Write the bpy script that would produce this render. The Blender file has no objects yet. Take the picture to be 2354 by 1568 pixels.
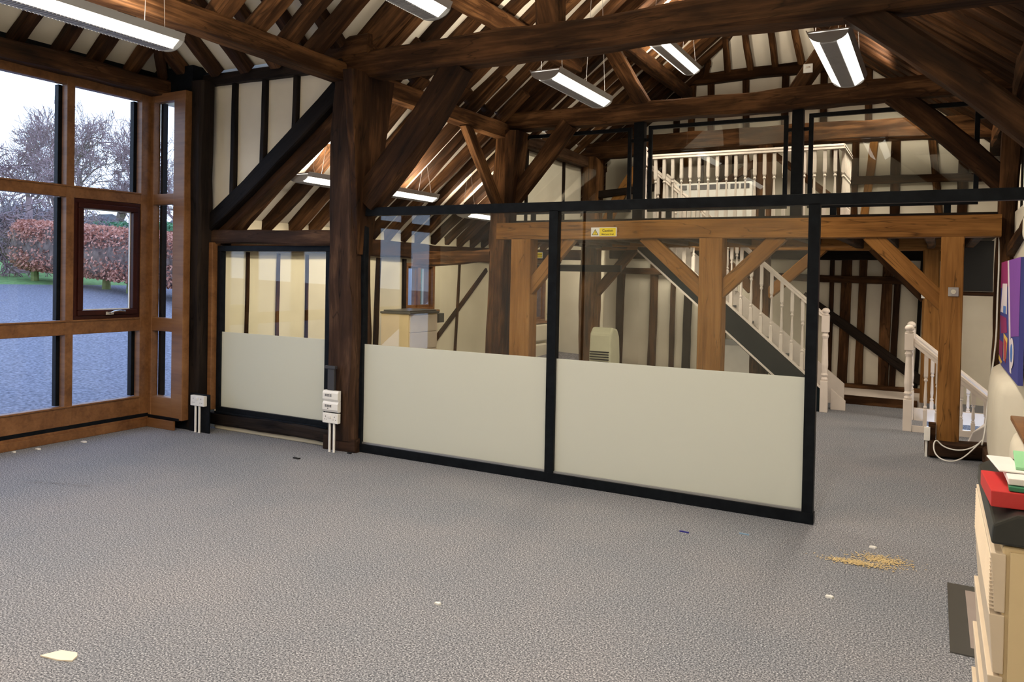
import bpy, bmesh, math, random
from mathutils import Vector, Matrix
R = random.Random(7)
scene = bpy.context.scene
col = scene.collection
D = bpy.data

# ------------------------------------------------------------------ materials
def newmat(name):
    m = D.materials.new(name); m.use_nodes = True
    nt = m.node_tree; nt.nodes.clear()
    return m, nt, nt.nodes, nt.links
def nd(nt, t, **kw):
    n = nt.nodes.new(t)
    for k, v in kw.items():
        if k in n.inputs: n.inputs[k].default_value = v
        else: setattr(n, k, v)
    return n
def ramp(nt, fac, stops):
    r = nt.nodes.new('ShaderNodeValToRGB'); el = r.color_ramp.elements
    while len(el) < len(stops): el.new(0.5)
    for e, (p, c) in zip(el, stops): e.position = p; e.color = (*c, 1)
    nt.links.new(fac, r.inputs[0]); return r.outputs[0]
def finish(nt, colr, rough=0.6, metal=0.0, bump=None, bs=0.3, bd=0.01, spec=0.5, **kw):
    b = nt.nodes.new('ShaderNodeBsdfPrincipled'); o = nt.nodes.new('ShaderNodeOutputMaterial')
    if isinstance(colr, tuple): b.inputs['Base Color'].default_value = (*colr, 1)
    else: nt.links.new(colr, b.inputs['Base Color'])
    if isinstance(rough, float): b.inputs['Roughness'].default_value = rough
    else: nt.links.new(rough, b.inputs['Roughness'])
    b.inputs['Metallic'].default_value = metal
    b.inputs['Specular IOR Level'].default_value = spec
    for k, v in kw.items(): b.inputs[k.replace('_', ' ')].default_value = v
    if bump is not None:
        bn = nt.nodes.new('ShaderNodeBump'); bn.inputs['Strength'].default_value = bs; bn.inputs['Distance'].default_value = bd
        nt.links.new(bump, bn.inputs['Height']); nt.links.new(bn.outputs[0], b.inputs['Normal'])
    nt.links.new(b.outputs[0], o.inputs[0]); return b
def wood(name, dark, mid, light, grain=24.0, rough=0.65, bs=0.5, big=1.6, spec=0.22, cracks=True):
    m, nt, N, L = newmat(name)
    tc = nd(nt, 'ShaderNodeTexCoord'); oi = nd(nt, 'ShaderNodeObjectInfo')
    add = nd(nt, 'ShaderNodeVectorMath', operation='ADD'); mul = nd(nt, 'ShaderNodeVectorMath', operation='SCALE')
    mul.inputs[0].default_value = (13.1, 7.7, 5.3); L.new(oi.outputs['Random'], mul.inputs[3])
    L.new(tc.outputs['Object'], add.inputs[0]); L.new(mul.outputs[0], add.inputs[1])
    mp = nd(nt, 'ShaderNodeMapping'); mp.inputs['Scale'].default_value = (1.4, grain, grain)
    L.new(add.outputs[0], mp.inputs[0])
    n1 = nd(nt, 'ShaderNodeTexNoise', Scale=1.0, Detail=6.0, Roughness=0.6, Distortion=0.6); L.new(mp.outputs[0], n1.inputs['Vector'])
    mp2 = nd(nt, 'ShaderNodeMapping'); mp2.inputs['Scale'].default_value = (big, big * 3.5, big * 3.5)
    L.new(add.outputs[0], mp2.inputs[0])
    n2 = nd(nt, 'ShaderNodeTexNoise', Scale=1.0, Detail=4.0, Roughness=0.55); L.new(mp2.outputs[0], n2.inputs['Vector'])
    mx = nd(nt, 'ShaderNodeMath', operation='MULTIPLY_ADD'); mx.inputs[1].default_value = 0.45
    h = nd(nt, 'ShaderNodeMath', operation='MULTIPLY'); h.inputs[1].default_value = 0.6
    L.new(n2.outputs[0], h.inputs[0]); L.new(n1.outputs[0], mx.inputs[0]); L.new(h.outputs[0], mx.inputs[2])
    off = nd(nt, 'ShaderNodeMath', operation='MULTIPLY_ADD'); off.inputs[1].default_value = 0.16; L.new(oi.outputs['Random'], off.inputs[0])
    sub = nd(nt, 'ShaderNodeMath', operation='SUBTRACT'); sub.inputs[1].default_value = 0.08; L.new(mx.outputs[0], sub.inputs[0]); L.new(sub.outputs[0], off.inputs[2])
    c = ramp(nt, off.outputs[0], [(0.32, dark), (0.52, mid), (0.72, light)])
    bumpsrc = n1.outputs[0]
    if cracks:
        mp3 = nd(nt, 'ShaderNodeMapping'); mp3.inputs['Scale'].default_value = (0.7, 9, 9); L.new(add.outputs[0], mp3.inputs[0])
        n3 = nd(nt, 'ShaderNodeTexNoise', Scale=1.0, Detail=2.0, Distortion=0.8); L.new(mp3.outputs[0], n3.inputs['Vector'])
        d1 = nd(nt, 'ShaderNodeMath', operation='SUBTRACT'); d1.inputs[1].default_value = 0.5; L.new(n3.outputs[0], d1.inputs[0])
        d2 = nd(nt, 'ShaderNodeMath', operation='ABSOLUTE'); L.new(d1.outputs[0], d2.inputs[0])
        k = ramp(nt, d2.outputs[0], [(0.0, (0.25, 0.25, 0.25)), (0.012, (1, 1, 1)), (1.0, (1, 1, 1))])
        mm = nd(nt, 'ShaderNodeMixRGB', blend_type='MULTIPLY'); mm.inputs[0].default_value = 0.8
        L.new(c, mm.inputs[1]); L.new(k, mm.inputs[2]); c = mm.outputs[0]
    finish(nt, c, rough, bump=bumpsrc, bs=bs, bd=0.012, spec=spec)
    return m
def noisy(name, c1, c2, scale=6.0, rough=0.8, bs=0.1, bd=0.01, detail=4.0, spec=0.3, metal=0.0, vec=(1, 1, 1)):
    m, nt, N, L = newmat(name)
    tc = nd(nt, 'ShaderNodeTexCoord'); mp = nd(nt, 'ShaderNodeMapping'); mp.inputs['Scale'].default_value = vec
    L.new(tc.outputs['Object'], mp.inputs[0])
    n = nd(nt, 'ShaderNodeTexNoise', Scale=scale, Detail=detail); L.new(mp.outputs[0], n.inputs['Vector'])
    finish(nt, ramp(nt, n.outputs[0], [(0.3, c1), (0.7, c2)]), rough, metal, bump=n.outputs[0] if bs else None, bs=bs, bd=bd, spec=spec)
    return m
def flat(name, c, rough=0.5, metal=0.0, spec=0.5): return noisy(name, c, tuple(min(1, x * 1.08) for x in c), 9.0, rough, 0, spec=spec, metal=metal)
def emis(name, c, s):
    m, nt, N, L = newmat(name)
    e = nd(nt, 'ShaderNodeEmission', Strength=s); e.inputs[0].default_value = (*c, 1)
    o = nd(nt, 'ShaderNodeOutputMaterial'); L.new(e.outputs[0], o.inputs[0]); return m
def glassm(name, tint, refl=0.08, rough=0.0):
    m, nt, N, L = newmat(name)
    t = nd(nt, 'ShaderNodeBsdfTransparent'); t.inputs[0].default_value = (*tint, 1)
    g = nd(nt, 'ShaderNodeBsdfGlossy', Roughness=rough); g.inputs[0].default_value = (1, 1, 1, 1)
    lw = nd(nt, 'ShaderNodeLayerWeight', Blend=0.5); pw = nd(nt, 'ShaderNodeMath', operation='POWER'); pw.inputs[1].default_value = 5.0
    L.new(lw.outputs['Facing'], pw.inputs[0])
    mn = nd(nt, 'ShaderNodeMath', operation='MULTIPLY_ADD'); mn.inputs[1].default_value = 0.7; mn.inputs[2].default_value = refl; L.new(pw.outputs[0], mn.inputs[0])
    mx = nd(nt, 'ShaderNodeMixShader'); L.new(mn.outputs[0], mx.inputs[0]); L.new(t.outputs[0], mx.inputs[1]); L.new(g.outputs[0], mx.inputs[2])
    o = nd(nt, 'ShaderNodeOutputMaterial'); L.new(mx.outputs[0], o.inputs[0]); return m

M = {}
M['old'] = wood('old_oak', (0.007, 0.0035, 0.002), (0.032, 0.014, 0.006), (0.12, 0.055, 0.022), rough=0.72)
M['older'] = wood('old_oak_brown', (0.009, 0.0045, 0.0025), (0.050, 0.022, 0.009), (0.20, 0.095, 0.038), rough=0.72)
M['black'] = wood('blackened_oak', (0.006, 0.005, 0.005), (0.014, 0.011, 0.010), (0.030, 0.021, 0.016), rough=0.6, spec=0.1)
M['post'] = wood('weathered_post_oak', (0.010, 0.006, 0.0045), (0.048, 0.025, 0.015), (0.15, 0.085, 0.05), grain=16, rough=0.75)
M['honey'] = wood('honey_oak', (0.12, 0.050, 0.012), (0.25, 0.115, 0.032), (0.36, 0.18, 0.06), grain=30, rough=0.6, big=1.1, bs=0.25)
M['stain'] = wood('stained_softwood', (0.12, 0.050, 0.018), (0.21, 0.095, 0.036), (0.28, 0.135, 0.055), grain=30, rough=0.42, bs=0.12, cracks=False, spec=0.5)
M['mahog'] = wood('dark_mahogany', (0.022, 0.006, 0.005), (0.034, 0.009, 0.007), (0.05, 0.014, 0.01), grain=30, rough=0.35, bs=0.08, cracks=False)
M['steel'] = noisy('black_painted_timber', (0.004, 0.005, 0.007), (0.008, 0.010, 0.013), 20, 0.45, 0.1, spec=0.12)
M['grey_trunk'] = flat('dark_grey_plastic', (0.045, 0.045, 0.05), 0.4)
M['plaster'] = noisy('cream_plaster', (0.66, 0.605, 0.50), (0.75, 0.70, 0.59), 2.2, 0.9, 0.25, 0.02)
M['plaster_y'] = noisy('yellow_cream_plaster', (0.64, 0.575, 0.42), (0.72, 0.65, 0.49), 2.0, 0.9, 0.25, 0.02)
M['white'] = flat('white_gloss_plastic', (0.80, 0.79, 0.76), 0.3)
M['paint'] = flat('cream_pink_paint', (0.74, 0.66, 0.60), 0.4)
M['chrome'] = flat('chrome', (0.7, 0.7, 0.7), 0.15, 1.0)
M['alu'] = flat('silver_aluminium', (0.52, 0.52, 0.53), 0.38, 0.85)
M['cap'] = flat('grey_end_cap', (0.30, 0.29, 0.28), 0.5)
M['hole'] = flat('dark_slot', (0.01, 0.01, 0.01), 0.7)
M['glow'] = emis('lit_diffuser', (1.0, 0.93, 0.80), 3.2)
M['cream'] = flat('cream_metal', (0.62, 0.49, 0.29), 0.45)
M['cream_face'] = flat('buff_shutter_plastic', (0.60, 0.50, 0.38), 0.5)
M['tray'] = flat('black_plastic_tray', (0.025, 0.027, 0.025), 0.4)
M['greylid'] = flat('grey_metal_lid', (0.07, 0.07, 0.065), 0.3)
M['red'] = flat('red_card', (0.50, 0.035, 0.035), 0.55)
M['green'] = flat('dark_green_card', (0.035, 0.17, 0.09), 0.5)
M['lgreen'] = flat('light_green_paper', (0.24, 0.52, 0.28), 0.6)
M['paper'] = flat('white_paper', (0.72, 0.68, 0.66), 0.8)
M['string'] = flat('slate_paint', (0.008, 0.014, 0.017), 0.45, 0.0, 0.12)
M['stair_carpet'] = noisy('grey_stair_carpet', (0.07, 0.075, 0.08), (0.16, 0.165, 0.17), 120, 0.95, 0.3)
M['grille'] = flat('grey_grille', (0.12, 0.12, 0.13), 0.4)
M['pane'] = glassm('window_glass', (0.98, 0.99, 1.0), 0.02)
M['pglass'] = glassm('partition_glass', (0.95, 0.97, 0.955), 0.035)
M['yellow'] = flat('yellow_vinyl', (0.80, 0.62, 0.02), 0.4)
M['ink'] = flat('black_ink', (0.01, 0.01, 0.01), 0.5)

def carpet():
    m, nt, N, L = newmat('speckled_grey_carpet')
    tc = nd(nt, 'ShaderNodeTexCoord')
    a = nd(nt, 'ShaderNodeTexNoise', Scale=125.0, Detail=3.0, Roughness=0.75); L.new(tc.outputs['Object'], a.inputs['Vector'])
    b = nd(nt, 'ShaderNodeTexNoise', Scale=1.3, Detail=3.0); L.new(tc.outputs['Object'], b.inputs['Vector'])
    c1 = ramp(nt, a.outputs[0], [(0.36, (0.045, 0.048, 0.055)), (0.46, (0.15, 0.157, 0.18)), (0.54, (0.245, 0.252, 0.277)), (0.64, (0.56, 0.57, 0.61))])
    c2 = ramp(nt, b.outputs[0], [(0.35, (0.88, 0.90, 0.92)), (0.65, (1.0, 0.98, 0.97))])
    mm = nd(nt, 'ShaderNodeMixRGB', blend_type='MULTIPLY'); mm.inputs[0].default_value = 1.0; L.new(c1, mm.inputs[1]); L.new(c2, mm.inputs[2])
    finish(nt, mm.outputs[0], 0.95, bump=a.outputs[0], bs=0.08, bd=0.003, spec=0.1); return m
M['carpet'] = carpet()
def frost():
    m, nt, N, L = newmat('frosted_film')
    d = nd(nt, 'ShaderNodeBsdfDiffuse'); d.inputs[0].default_value = (0.74, 0.75, 0.72, 1)
    t = nd(nt, 'ShaderNodeBsdfTranslucent'); t.inputs[0].default_value = (0.90, 0.92, 0.84, 1)
    g = nd(nt, 'ShaderNodeBsdfGlossy', Roughness=0.25)
    x1 = nd(nt, 'ShaderNodeMixShader'); x1.inputs[0].default_value = 0.5; L.new(d.outputs[0], x1.inputs[1]); L.new(t.outputs[0], x1.inputs[2])
    x2 = nd(nt, 'ShaderNodeMixShader'); x2.inputs[0].default_value = 0.04; L.new(x1.outputs[0], x2.inputs[1]); L.new(g.outputs[0], x2.inputs[2])
    o = nd(nt, 'ShaderNodeOutputMaterial'); L.new(x2.outputs[0], o.inputs[0]); return m
M['frost'] = frost()
M['louvre'] = noisy('ribbed_louvre', (0.30, 0.30, 0.31), (0.95, 0.95, 0.97), 1.0, 0.3, 0, metal=0.0, vec=(6, 90, 6))
M['gravel'] = noisy('grey_gravel', (0.085, 0.080, 0.095), (0.30, 0.285, 0.32), 26.0, 0.95, 0.4, 0.03, detail=6.0)
M['grass'] = noisy('winter_grass', (0.10, 0.20, 0.05), (0.24, 0.38, 0.12), 8.0, 0.95, 0.5, 0.05, detail=8)
M['bark'] = noisy('grey_bark', (0.20, 0.13, 0.13), (0.42, 0.29, 0.27), 3.0, 0.9, 0)
M['twig'] = noisy('brown_twigs', (0.11, 0.085, 0.10), (0.22, 0.165, 0.17), 2.0, 0.95, 0)
M['scrub'] = noisy('scrub_twigs', (0.20, 0.155, 0.16), (0.38, 0.30, 0.29), 1.0, 0.95, 0)
M['beech'] = noisy('copper_beech_leaves', (0.34, 0.13, 0.085), (0.80, 0.40, 0.29), 5.0, 0.8, 0, detail=10)
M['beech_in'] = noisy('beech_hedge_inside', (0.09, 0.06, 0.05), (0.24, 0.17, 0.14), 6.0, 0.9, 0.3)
M['ever'] = noisy('evergreen_leaves', (0.05, 0.12, 0.06), (0.16, 0.32, 0.16), 4.0, 0.9, 0.3, detail=8)
M['moss'] = noisy('mossy_bark', (0.14, 0.16, 0.05), (0.26, 0.29, 0.10), 6.0, 0.9, 0.2)
M['sawdust'] = noisy('sawdust', (0.50, 0.36, 0.17), (0.70, 0.55, 0.30), 60.0, 0.95, 0.3)

# ------------------------------------------------------------------ helpers
def link(o, parent=None):
    col.objects.link(o)
    if parent is not None: o.parent = parent
    return o
def tag(o, label=None, cat=None, group=None, kind=None):
    if label: o['label'] = label
    if cat: o['category'] = cat
    if group: o['group'] = group
    if kind: o['kind'] = kind
    return o
def thing(name, label, cat, loc=(0, 0, 0), rz=0.0, group=None):
    o = D.objects.new(name, None); o.empty_display_size = 0.1; col.objects.link(o)
    o.location = loc; o.rotation_euler = (0, 0, rz)
    return tag(o, label, cat, group)
class MB:
    def __init__(s): s.v = []; s.f = []; s.m = []
    def add(s, vs, fs, mi=0):
        k = len(s.v); s.v += [tuple(v) for v in vs]; s.f += [tuple(i + k for i in f) for f in fs]; s.m += [mi] * len(fs); return s
    def box(s, x0, x1, y0, y1, z0, z1, mi=0):
        return s.add([(x0, y0, z0), (x1, y0, z0), (x1, y1, z0), (x0, y1, z0), (x0, y0, z1), (x1, y0, z1), (x1, y1, z1), (x0, y1, z1)],
                     [(0, 3, 2, 1), (4, 5, 6, 7), (0, 1, 5, 4), (1, 2, 6, 5), (2, 3, 7, 6), (3, 0, 4, 7)], mi)
    def tube(s, pts, r, n=6, mi=0, cap=True):
        P = [Vector(p) for p in pts]; rings = []; up = Vector((0, 0, 1))
        for i, p in enumerate(P):
            d = (P[min(i + 1, len(P) - 1)] - P[max(i - 1, 0)]).normalized()
            a = up if abs(d.dot(up)) < 0.95 else Vector((1, 0, 0))
            u = d.cross(a).normalized(); w = u.cross(d).normalized(); rr = r[i] if isinstance(r, (list, tuple)) else r
            rings.append([p + u * (rr * math.cos(2 * math.pi * k / n)) + w * (rr * math.sin(2 * math.pi * k / n)) for k in range(n)])
        vs = [v for q in rings for v in q]; fs = []
        for i in range(len(P) - 1):
            for k in range(n): fs.append((i * n + k, i * n + (k + 1) % n, (i + 1) * n + (k + 1) % n, (i + 1) * n + k))
        if cap: fs += [tuple(range(n))[::-1], tuple((len(P) - 1) * n + k for k in range(n))]
        return s.add(vs, fs, mi)
    def lathe(s, prof, c=(0, 0, 0), n=14, mi=0):
        vs = []; fs = []
        for (r, z) in prof:
            for k in range(n): vs.append((c[0] + r * math.cos(2 * math.pi * k / n), c[1] + r * math.sin(2 * math.pi * k / n), c[2] + z))
        for i in range(len(prof) - 1):
            for k in range(n): fs.append((i * n + k, i * n + (k + 1) % n, (i + 1) * n + (k + 1) % n, (i + 1) * n + k))
        fs += [tuple(range(n))[::-1], tuple((len(prof) - 1) * n + k for k in range(n))]
        return s.add(vs, fs, mi)
    def prism(s, poly, axis, a, b, mi=0):   # polygon extruded along an axis ('x','y','z')
        n = len(poly)
        def P(p, t): return {'x': (t, p[0], p[1]), 'y': (p[0], t, p[1]), 'z': (p[0], p[1], t)}[axis]
        vs = [P(p, a) for p in poly] + [P(p, b) for p in poly]
        fs = [tuple(range(n))[::-1], tuple(range(n, 2 * n))] + [(i, (i + 1) % n, n + (i + 1) % n, n + i) for i in range(n)]
        return s.add(vs, fs, mi)
    def build(s, name, mats, parent=None, org=None, bevel=0, smooth=False):
        me = D.meshes.new(name)
        if org is None:
            if parent is None:
                xs = [v[0] for v in s.v]; ys = [v[1] for v in s.v]; zs = [v[2] for v in s.v]
                org = ((min(xs) + max(xs)) / 2, (min(ys) + max(ys)) / 2, min(zs))
            else: org = (0, 0, 0)
        me.from_pydata([(v[0] - org[0], v[1] - org[1], v[2] - org[2]) for v in s.v], [], s.f)
        if not isinstance(mats, (list, tuple)): mats = [mats]
        for mm in mats: me.materials.append(mm)
        me.polygons.foreach_set('material_index', s.m)
        bm = bmesh.new(); bm.from_mesh(me); bmesh.ops.recalc_face_normals(bm, faces=bm.faces); bm.to_mesh(me); bm.free()
        if smooth: me.polygons.foreach_set('use_smooth', [True] * len(me.polygons))
        o = D.objects.new(name, me); o.location = org if parent is None else (0, 0, 0); link(o, parent)
        if bevel:
            b = o.modifiers.new('bevel', 'BEVEL'); b.width = bevel; b.segments = 2; b.limit_method = 'ANGLE'
        me.update(); return o
def box(name, x0, x1, y0, y1, z0, z1, m, parent=None, bevel=0):
    # coordinates are world ones; under a parent they are relative to it
    return MB().box(x0, x1, y0, y1, z0, z1).build(name, m, parent, bevel=bevel)

def timber_mesh(Ln, w, h, seed, wob=0.012, bow=0.0, taper=0.0, cham=0.12, bowy=0.0):
    r = random.Random(seed); n = max(2, int(Ln / 0.22)); rings = []
    ph = [r.uniform(0, 6.28) for _ in range(8)]; fr = [r.uniform(0.9, 2.2) for _ in range(8)]
    for i in range(n + 1):
        t = i / n; x = t * Ln
        cy = wob * (math.sin(ph[0] + x * fr[0]) + 0.5 * math.sin(ph[1] + x * fr[1] * 2.3)) + bowy * 4 * t * (1 - t)
        cz = wob * (math.sin(ph[2] + x * fr[2]) + 0.5 * math.sin(ph[3] + x * fr[3] * 2.1)) * 0.6 + bow * 4 * t * (1 - t)
        sw = (w / 2) * (1 + wob * 4 * math.sin(ph[4] + x * fr[4] * 1.7)) * (1 - taper * t)
        sh = (h / 2) * (1 + wob * 3 * math.sin(ph[5] + x * fr[5] * 1.9)) * (1 - taper * t)
        c = min(sw, sh) * cham * 2
        ring = [(-sw + c, -sh), (sw - c, -sh), (sw, -sh + c), (sw, sh - c), (sw - c, sh), (-sw + c, sh), (-sw, sh - c), (-sw, -sh + c)]
        j = wob * 0.45
        rings.append([(x, cy + a + r.uniform(-j, j), cz + b + r.uniform(-j, j)) for a, b in ring])
    vs = [v for q in rings for v in q]; fs = [tuple(range(8))[::-1], tuple(n * 8 + k for k in range(8))]
    for i in range(n):
        for k in range(8): fs.append((i * 8 + k, i * 8 + (k + 1) % 8, (i + 1) * 8 + (k + 1) % 8, (i + 1) * 8 + k))
    me = D.meshes.new('timber'); me.from_pydata(vs, [], fs); me.update(); return me
def frame_matrix(p0, p1, up=(0, 0, 1)):
    p0 = Vector(p0); p1 = Vector(p1); x = (p1 - p0).normalized(); u = Vector(up)
    y = u.cross(x)
    if y.length < 1e-4: y = Vector((0, 1, 0))
    y.normalize(); z = x.cross(y)
    m = Matrix((x, y, z)).transposed().to_4x4(); m.translation = p0; return m
SEED = [100]
def timber(name, p0, p1, w, h, m, label=None, cat='beam', group=None, kind=None, up=(0, 0, 1), parent=None, **kw):
    SEED[0] += 1
    me = timber_mesh((Vector(p1) - Vector(p0)).length, w, h, SEED[0], **kw)
    me.materials.append(M[m] if isinstance(m, str) else m)
    o = D.objects.new(name, me); link(o, parent); o.matrix_world = frame_matrix(p0, p1, up) if parent is None else frame_matrix(p0, p1, up)
    if parent is not None: o.matrix_parent_inverse = Matrix.Identity(4); o.matrix_basis = frame_matrix(p0, p1, up)
    if parent is None: tag(o, label, cat, group, kind)
    return o

def to_mesh(o):   # turn a curve or text object into a real mesh object
    bpy.context.view_layer.update(); dg = bpy.context.evaluated_depsgraph_get()
    me = D.meshes.new_from_object(o.evaluated_get(dg)); n = D.objects.new(o.name, me); link(n, o.parent)
    n.location = o.location.copy(); n.rotation_euler = o.rotation_euler.copy(); nm = o.name; D.objects.remove(o); n.name = nm; return n
# ------------------------------------------------------------------ setting: floor, walls, roof
HX = 'stairwell hole'
f = MB()
for (a, b, c, d) in [(-7.1, 2.2, -2.6, 9.36), (-7.1, -0.08, 9.36, 10.12), (-7.1, 2.2, 10.12, 13.6)]:
    f.box(a, b, c, d, -0.06, 0.0)
tag(f.build('floor', M['carpet'], org=(0, 0, 0)), kind='structure')
MB().box(-0.08, 2.2, 9.3, 10.2, -1.6, -1.5).build('floor', M['stair_carpet'], org=(0, 0, 0))['kind'] = 'structure'

def wall_grid(mb, u0, u1, z0, z1, holes, put):   # rectangular wall with rectangular openings
    us = sorted({u0, u1, *[h[0] for h in holes], *[h[1] for h in holes]}); zs = sorted({z0, z1, *[h[2] for h in holes], *[h[3] for h in holes]})
    for a, b in zip(us, us[1:]):
        for c, d in zip(zs, zs[1:]):
            if any(h[0] <= a and b <= h[1] and h[2] <= c and d <= h[3] for h in holes): continue
            put(a, b, c, d)
w = MB(); wall_grid(w, 5.42, 13.5, 0.0, 2.12, [(8.64, 9.26, 1.10, 1.70), (12.30, 12.90, 0.78, 1.52)], lambda a, b, c, d: w.box(-6.55, -6.35, a, b, c, d))
tag(w.build('wall_left', M['plaster_y'], org=(0, 0, 0)), kind='structure')
w = MB()
w.box(-6.55, -4.7, 13.4, 13.6, 0, 3.6)                      # end of the aisle
w.prism([(-4.72, 0), (2.0, 0), (2.0, 3.4), (0.85, 3.4), (-0.75, 4.72), (-3.45, 4.72), (-4.72, 3.62)], 'y', 11.8, 11.95)
w.box(-4.8, -4.7, 11.95, 13.5, 0, 3.6)
tag(w.build('wall_end', M['plaster'], org=(0, 0, 0)), kind='structure')
w = MB()
w.box(0.62, 0.80, -2.6, 8.35, 0, 2.25); w.box(0.70, 0.80, 8.5, 11.8, 2.2, 2.75); w.box(1.9, 2.1, 8.2, 12.0, -1.5, 3.4); w.box(0.8, 2.0, 8.2, 8.36, -1.5, 3.3)
tag(w.build('wall_right', M['plaster'], org=(0, 0, 0)), kind='structure')
w = MB(); w.box(0.66, 0.80, -2.6, 8.35, 2.25, 3.6); w.box(0.70, 0.80, 8.5, 11.8, 2.75, 3.6)
tag(w.build('wall_upper_right', M['black'], org=(0, 0, 0)), kind='structure')
w = MB()
w.box(-7.1, 0.8, -2.75, -2.6, 0, 6); w.box(-7.1, -4.7, -0.1, 0.1, 0, 3.6); w.box(-4.85, -4.7, -2.6, 0.0, 0, 3.6)
w.box(-7.15, -7.0, 0.0, 0.5, 0, 3.6)
tag(w.build('wall_near', M['plaster'], org=(0, 0, 0)), kind='structure')
# triangular plaster wall above the aisle roof (side wall of the tall bay)
w = MB(); w.prism([(-6.46, 2.10), (-4.74, 3.24), (-4.74, 3.50), (-6.46, 3.50)], 'y', 5.38, 5.46)
tag(w.build('wall_gable', M['plaster'], org=(0, 0, 0)), kind='structure')
w = MB(); w.box(-7.12, -7.04, 0.0, 5.6, 3.3, 3.75); w.box(-7.1, -4.7, 5.44, 5.5, 3.40, 3.72)
tag(w.build('trim_3', M['plaster'], org=(0, 0, 0)), kind='structure')
# infill wall above the mezzanine floor on the left
w = MB(); w.box(-4.86, -4.78, 8.55, 10.9, 2.1, 3.3)
tag(w.build('wall_upper_left', M['plaster'], org=(0, 0, 0)), kind='structure')

K = 0.78
def zl(x): return 3.56 + K * (x + 4.7)        # plaster face of the left slope
def za(x): return 2.13 + 0.845 * (x + 6.35)     # plaster face of the aisle roof
RX, RZ = -2.08, zl(-2.08)
def zr(x): return RZ - K * (x - RX)
def slab(name, pts, th=0.08, m='plaster'):
    a = Vector(pts[0]); n = (Vector(pts[1]) - a).cross(Vector(pts[2]) - a).normalized()
    if n.z < 0: n = -n
    q = MB(); k = len(pts)
    q.add([tuple(p) for p in pts] + [tuple(Vector(p) + n * th) for p in pts],
          [tuple(range(k)), tuple(range(k, 2 * k))[::-1]] + [(i, (i + 1) % k, k + (i + 1) % k, k + i) for i in range(k)])
    return tag(q.build(name, M[m], org=(0, 0, 0)), kind='structure')
YR = 2.73
slab('ceiling', [(-4.7, 5.35, zl(-4.7)), (RX, YR, RZ), (RX, 12.0, RZ), (-4.7, 12.0, zl(-4.7))])
slab('ceiling', [(-6.6, 5.42, za(-6.6)), (-4.7, 5.42, za(-4.7)), (-4.7, 13.6, za(-4.7)), (-6.6, 13.6, za(-6.6))])
slab('ceiling', [(-4.7, 0.1, zl(-4.7)), (RX, YR, RZ), (RX, -2.7, RZ), (-4.7, -2.7, zl(-4.7))])
slab('ceiling', [(RX, -2.7, RZ), (0.8, -2.7, zr(0.8)), (0.8, 12.0, zr(0.8)), (RX, 12.0, RZ)])
slab('ceiling', [(0.8, 8.2, zr(0.8)), (2.1, 8.2, zr(0.8) - 0.1), (2.1, 12.0, zr(0.8) - 0.1), (0.8, 12.0, zr(0.8))])
ZW = 3.56
hipx = -7.05 + 2.625
slab('ceiling', [(-7.05, 5.36, ZW), (-4.7, 5.35, ZW), (RX, YR, RZ), (hipx, YR, ZW + K * 2.625)])
slab('ceiling', [(-7.05, 0.1, ZW), (-4.7, 0.1, ZW), (RX, YR, RZ), (hipx, YR, ZW + K * 2.625)])
slab('ceiling', [(-7.05, 0.1, ZW), (-7.05, 5.36, ZW), (hipx, YR, ZW + K * 2.625)])
# half hip at the far end, rising towards the room
slab('ceiling', [(-3.5, 11.86, 4.62), (-0.7, 11.86, 4.62), (RX, 10.7, RZ)])

# mezzanine floor with the stair opening
f = MB()
for (a, b, c, d) in [(-4.75, 0.62, 8.40, 10.0), (-4.75, -3.75, 10.0, 10.92), (-1.0, 0.62, 10.0, 10.92), (-4.75, 0.62, 10.92, 11.8)]:
    f.box(a, b, c, d, 2.14, 2.26)
tag(f.build('floor_upper', M['black'], org=(0, 0, 0)), kind='structure')
tag(box('trim_1', -3.78, -0.98, 9.97, 9.995, 2.06, 2.28, M['paint']), kind='structure')

# ------------------------------------------------------------------ roof timbers
def rafter(p0, p1, w, h, m, label, group, **kw):
    return timber('rafter', p0, p1, w, h, m, label, 'rafter', group, **kw)
HB = 0.03
y = 3.30; k = 0
while y < 11.7:
    wv = R.uniform(0.12, 0.17); k += 1; dy = R.uniform(-0.03, 0.03)
    bare = y < 5.30
    tr = 0.0 if y < 10.9 else (y - 10.9) * 1.2
    hb = HB if not bare else 0.07
    p0 = (-4.78, y + dy, zl(-4.78) - hb); p1 = (RX - 0.02 - tr, y - dy, zl(RX - tr) - hb)
    rafter(p0, p1, wv, 0.12 if not bare else 0.13, 'older' if k % 3 else 'old',
           'bare rafter rising from the arcade plate across the open tall bay' if bare else 'dark oak rafter on the left slope of the main roof',
           'bare rafters above the tall bay' if bare else 'rafters of the main left roof slope', wob=0.016)
    y += 0.35
y = 5.75; k = 0
while y < 13.0:
    wv = R.uniform(0.12, 0.16); k += 1
    xe = -4.62 + R.uniform(-0.05, 0.12) if k % 2 else -4.42 + R.uniform(0, 0.2)
    if y > 8.4: xe = -4.75
    yy = y + R.uniform(-0.03, 0.03)
    rafter((-6.50, yy, za(-6.50) - 0.045), (xe, yy + R.uniform(-0.03, 0.03), za(xe) - 0.06), wv, 0.12, 'old' if k % 2 else 'older',
           'dark oak rafter over the low side aisle', 'rafters over the low side aisle', wob=0.016)
    y += 0.35
y = 5.9
while y < 11.7:
    rafter((0.74, y, zr(0.74) - 0.07), (RX + 0.02, y, RZ - 0.085), R.uniform(0.19, 0.25), 0.12, 'old',
           'wide dark rafter on the right slope of the main roof', 'rafters of the main right roof slope', wob=0.012)
    y += 0.33
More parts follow.
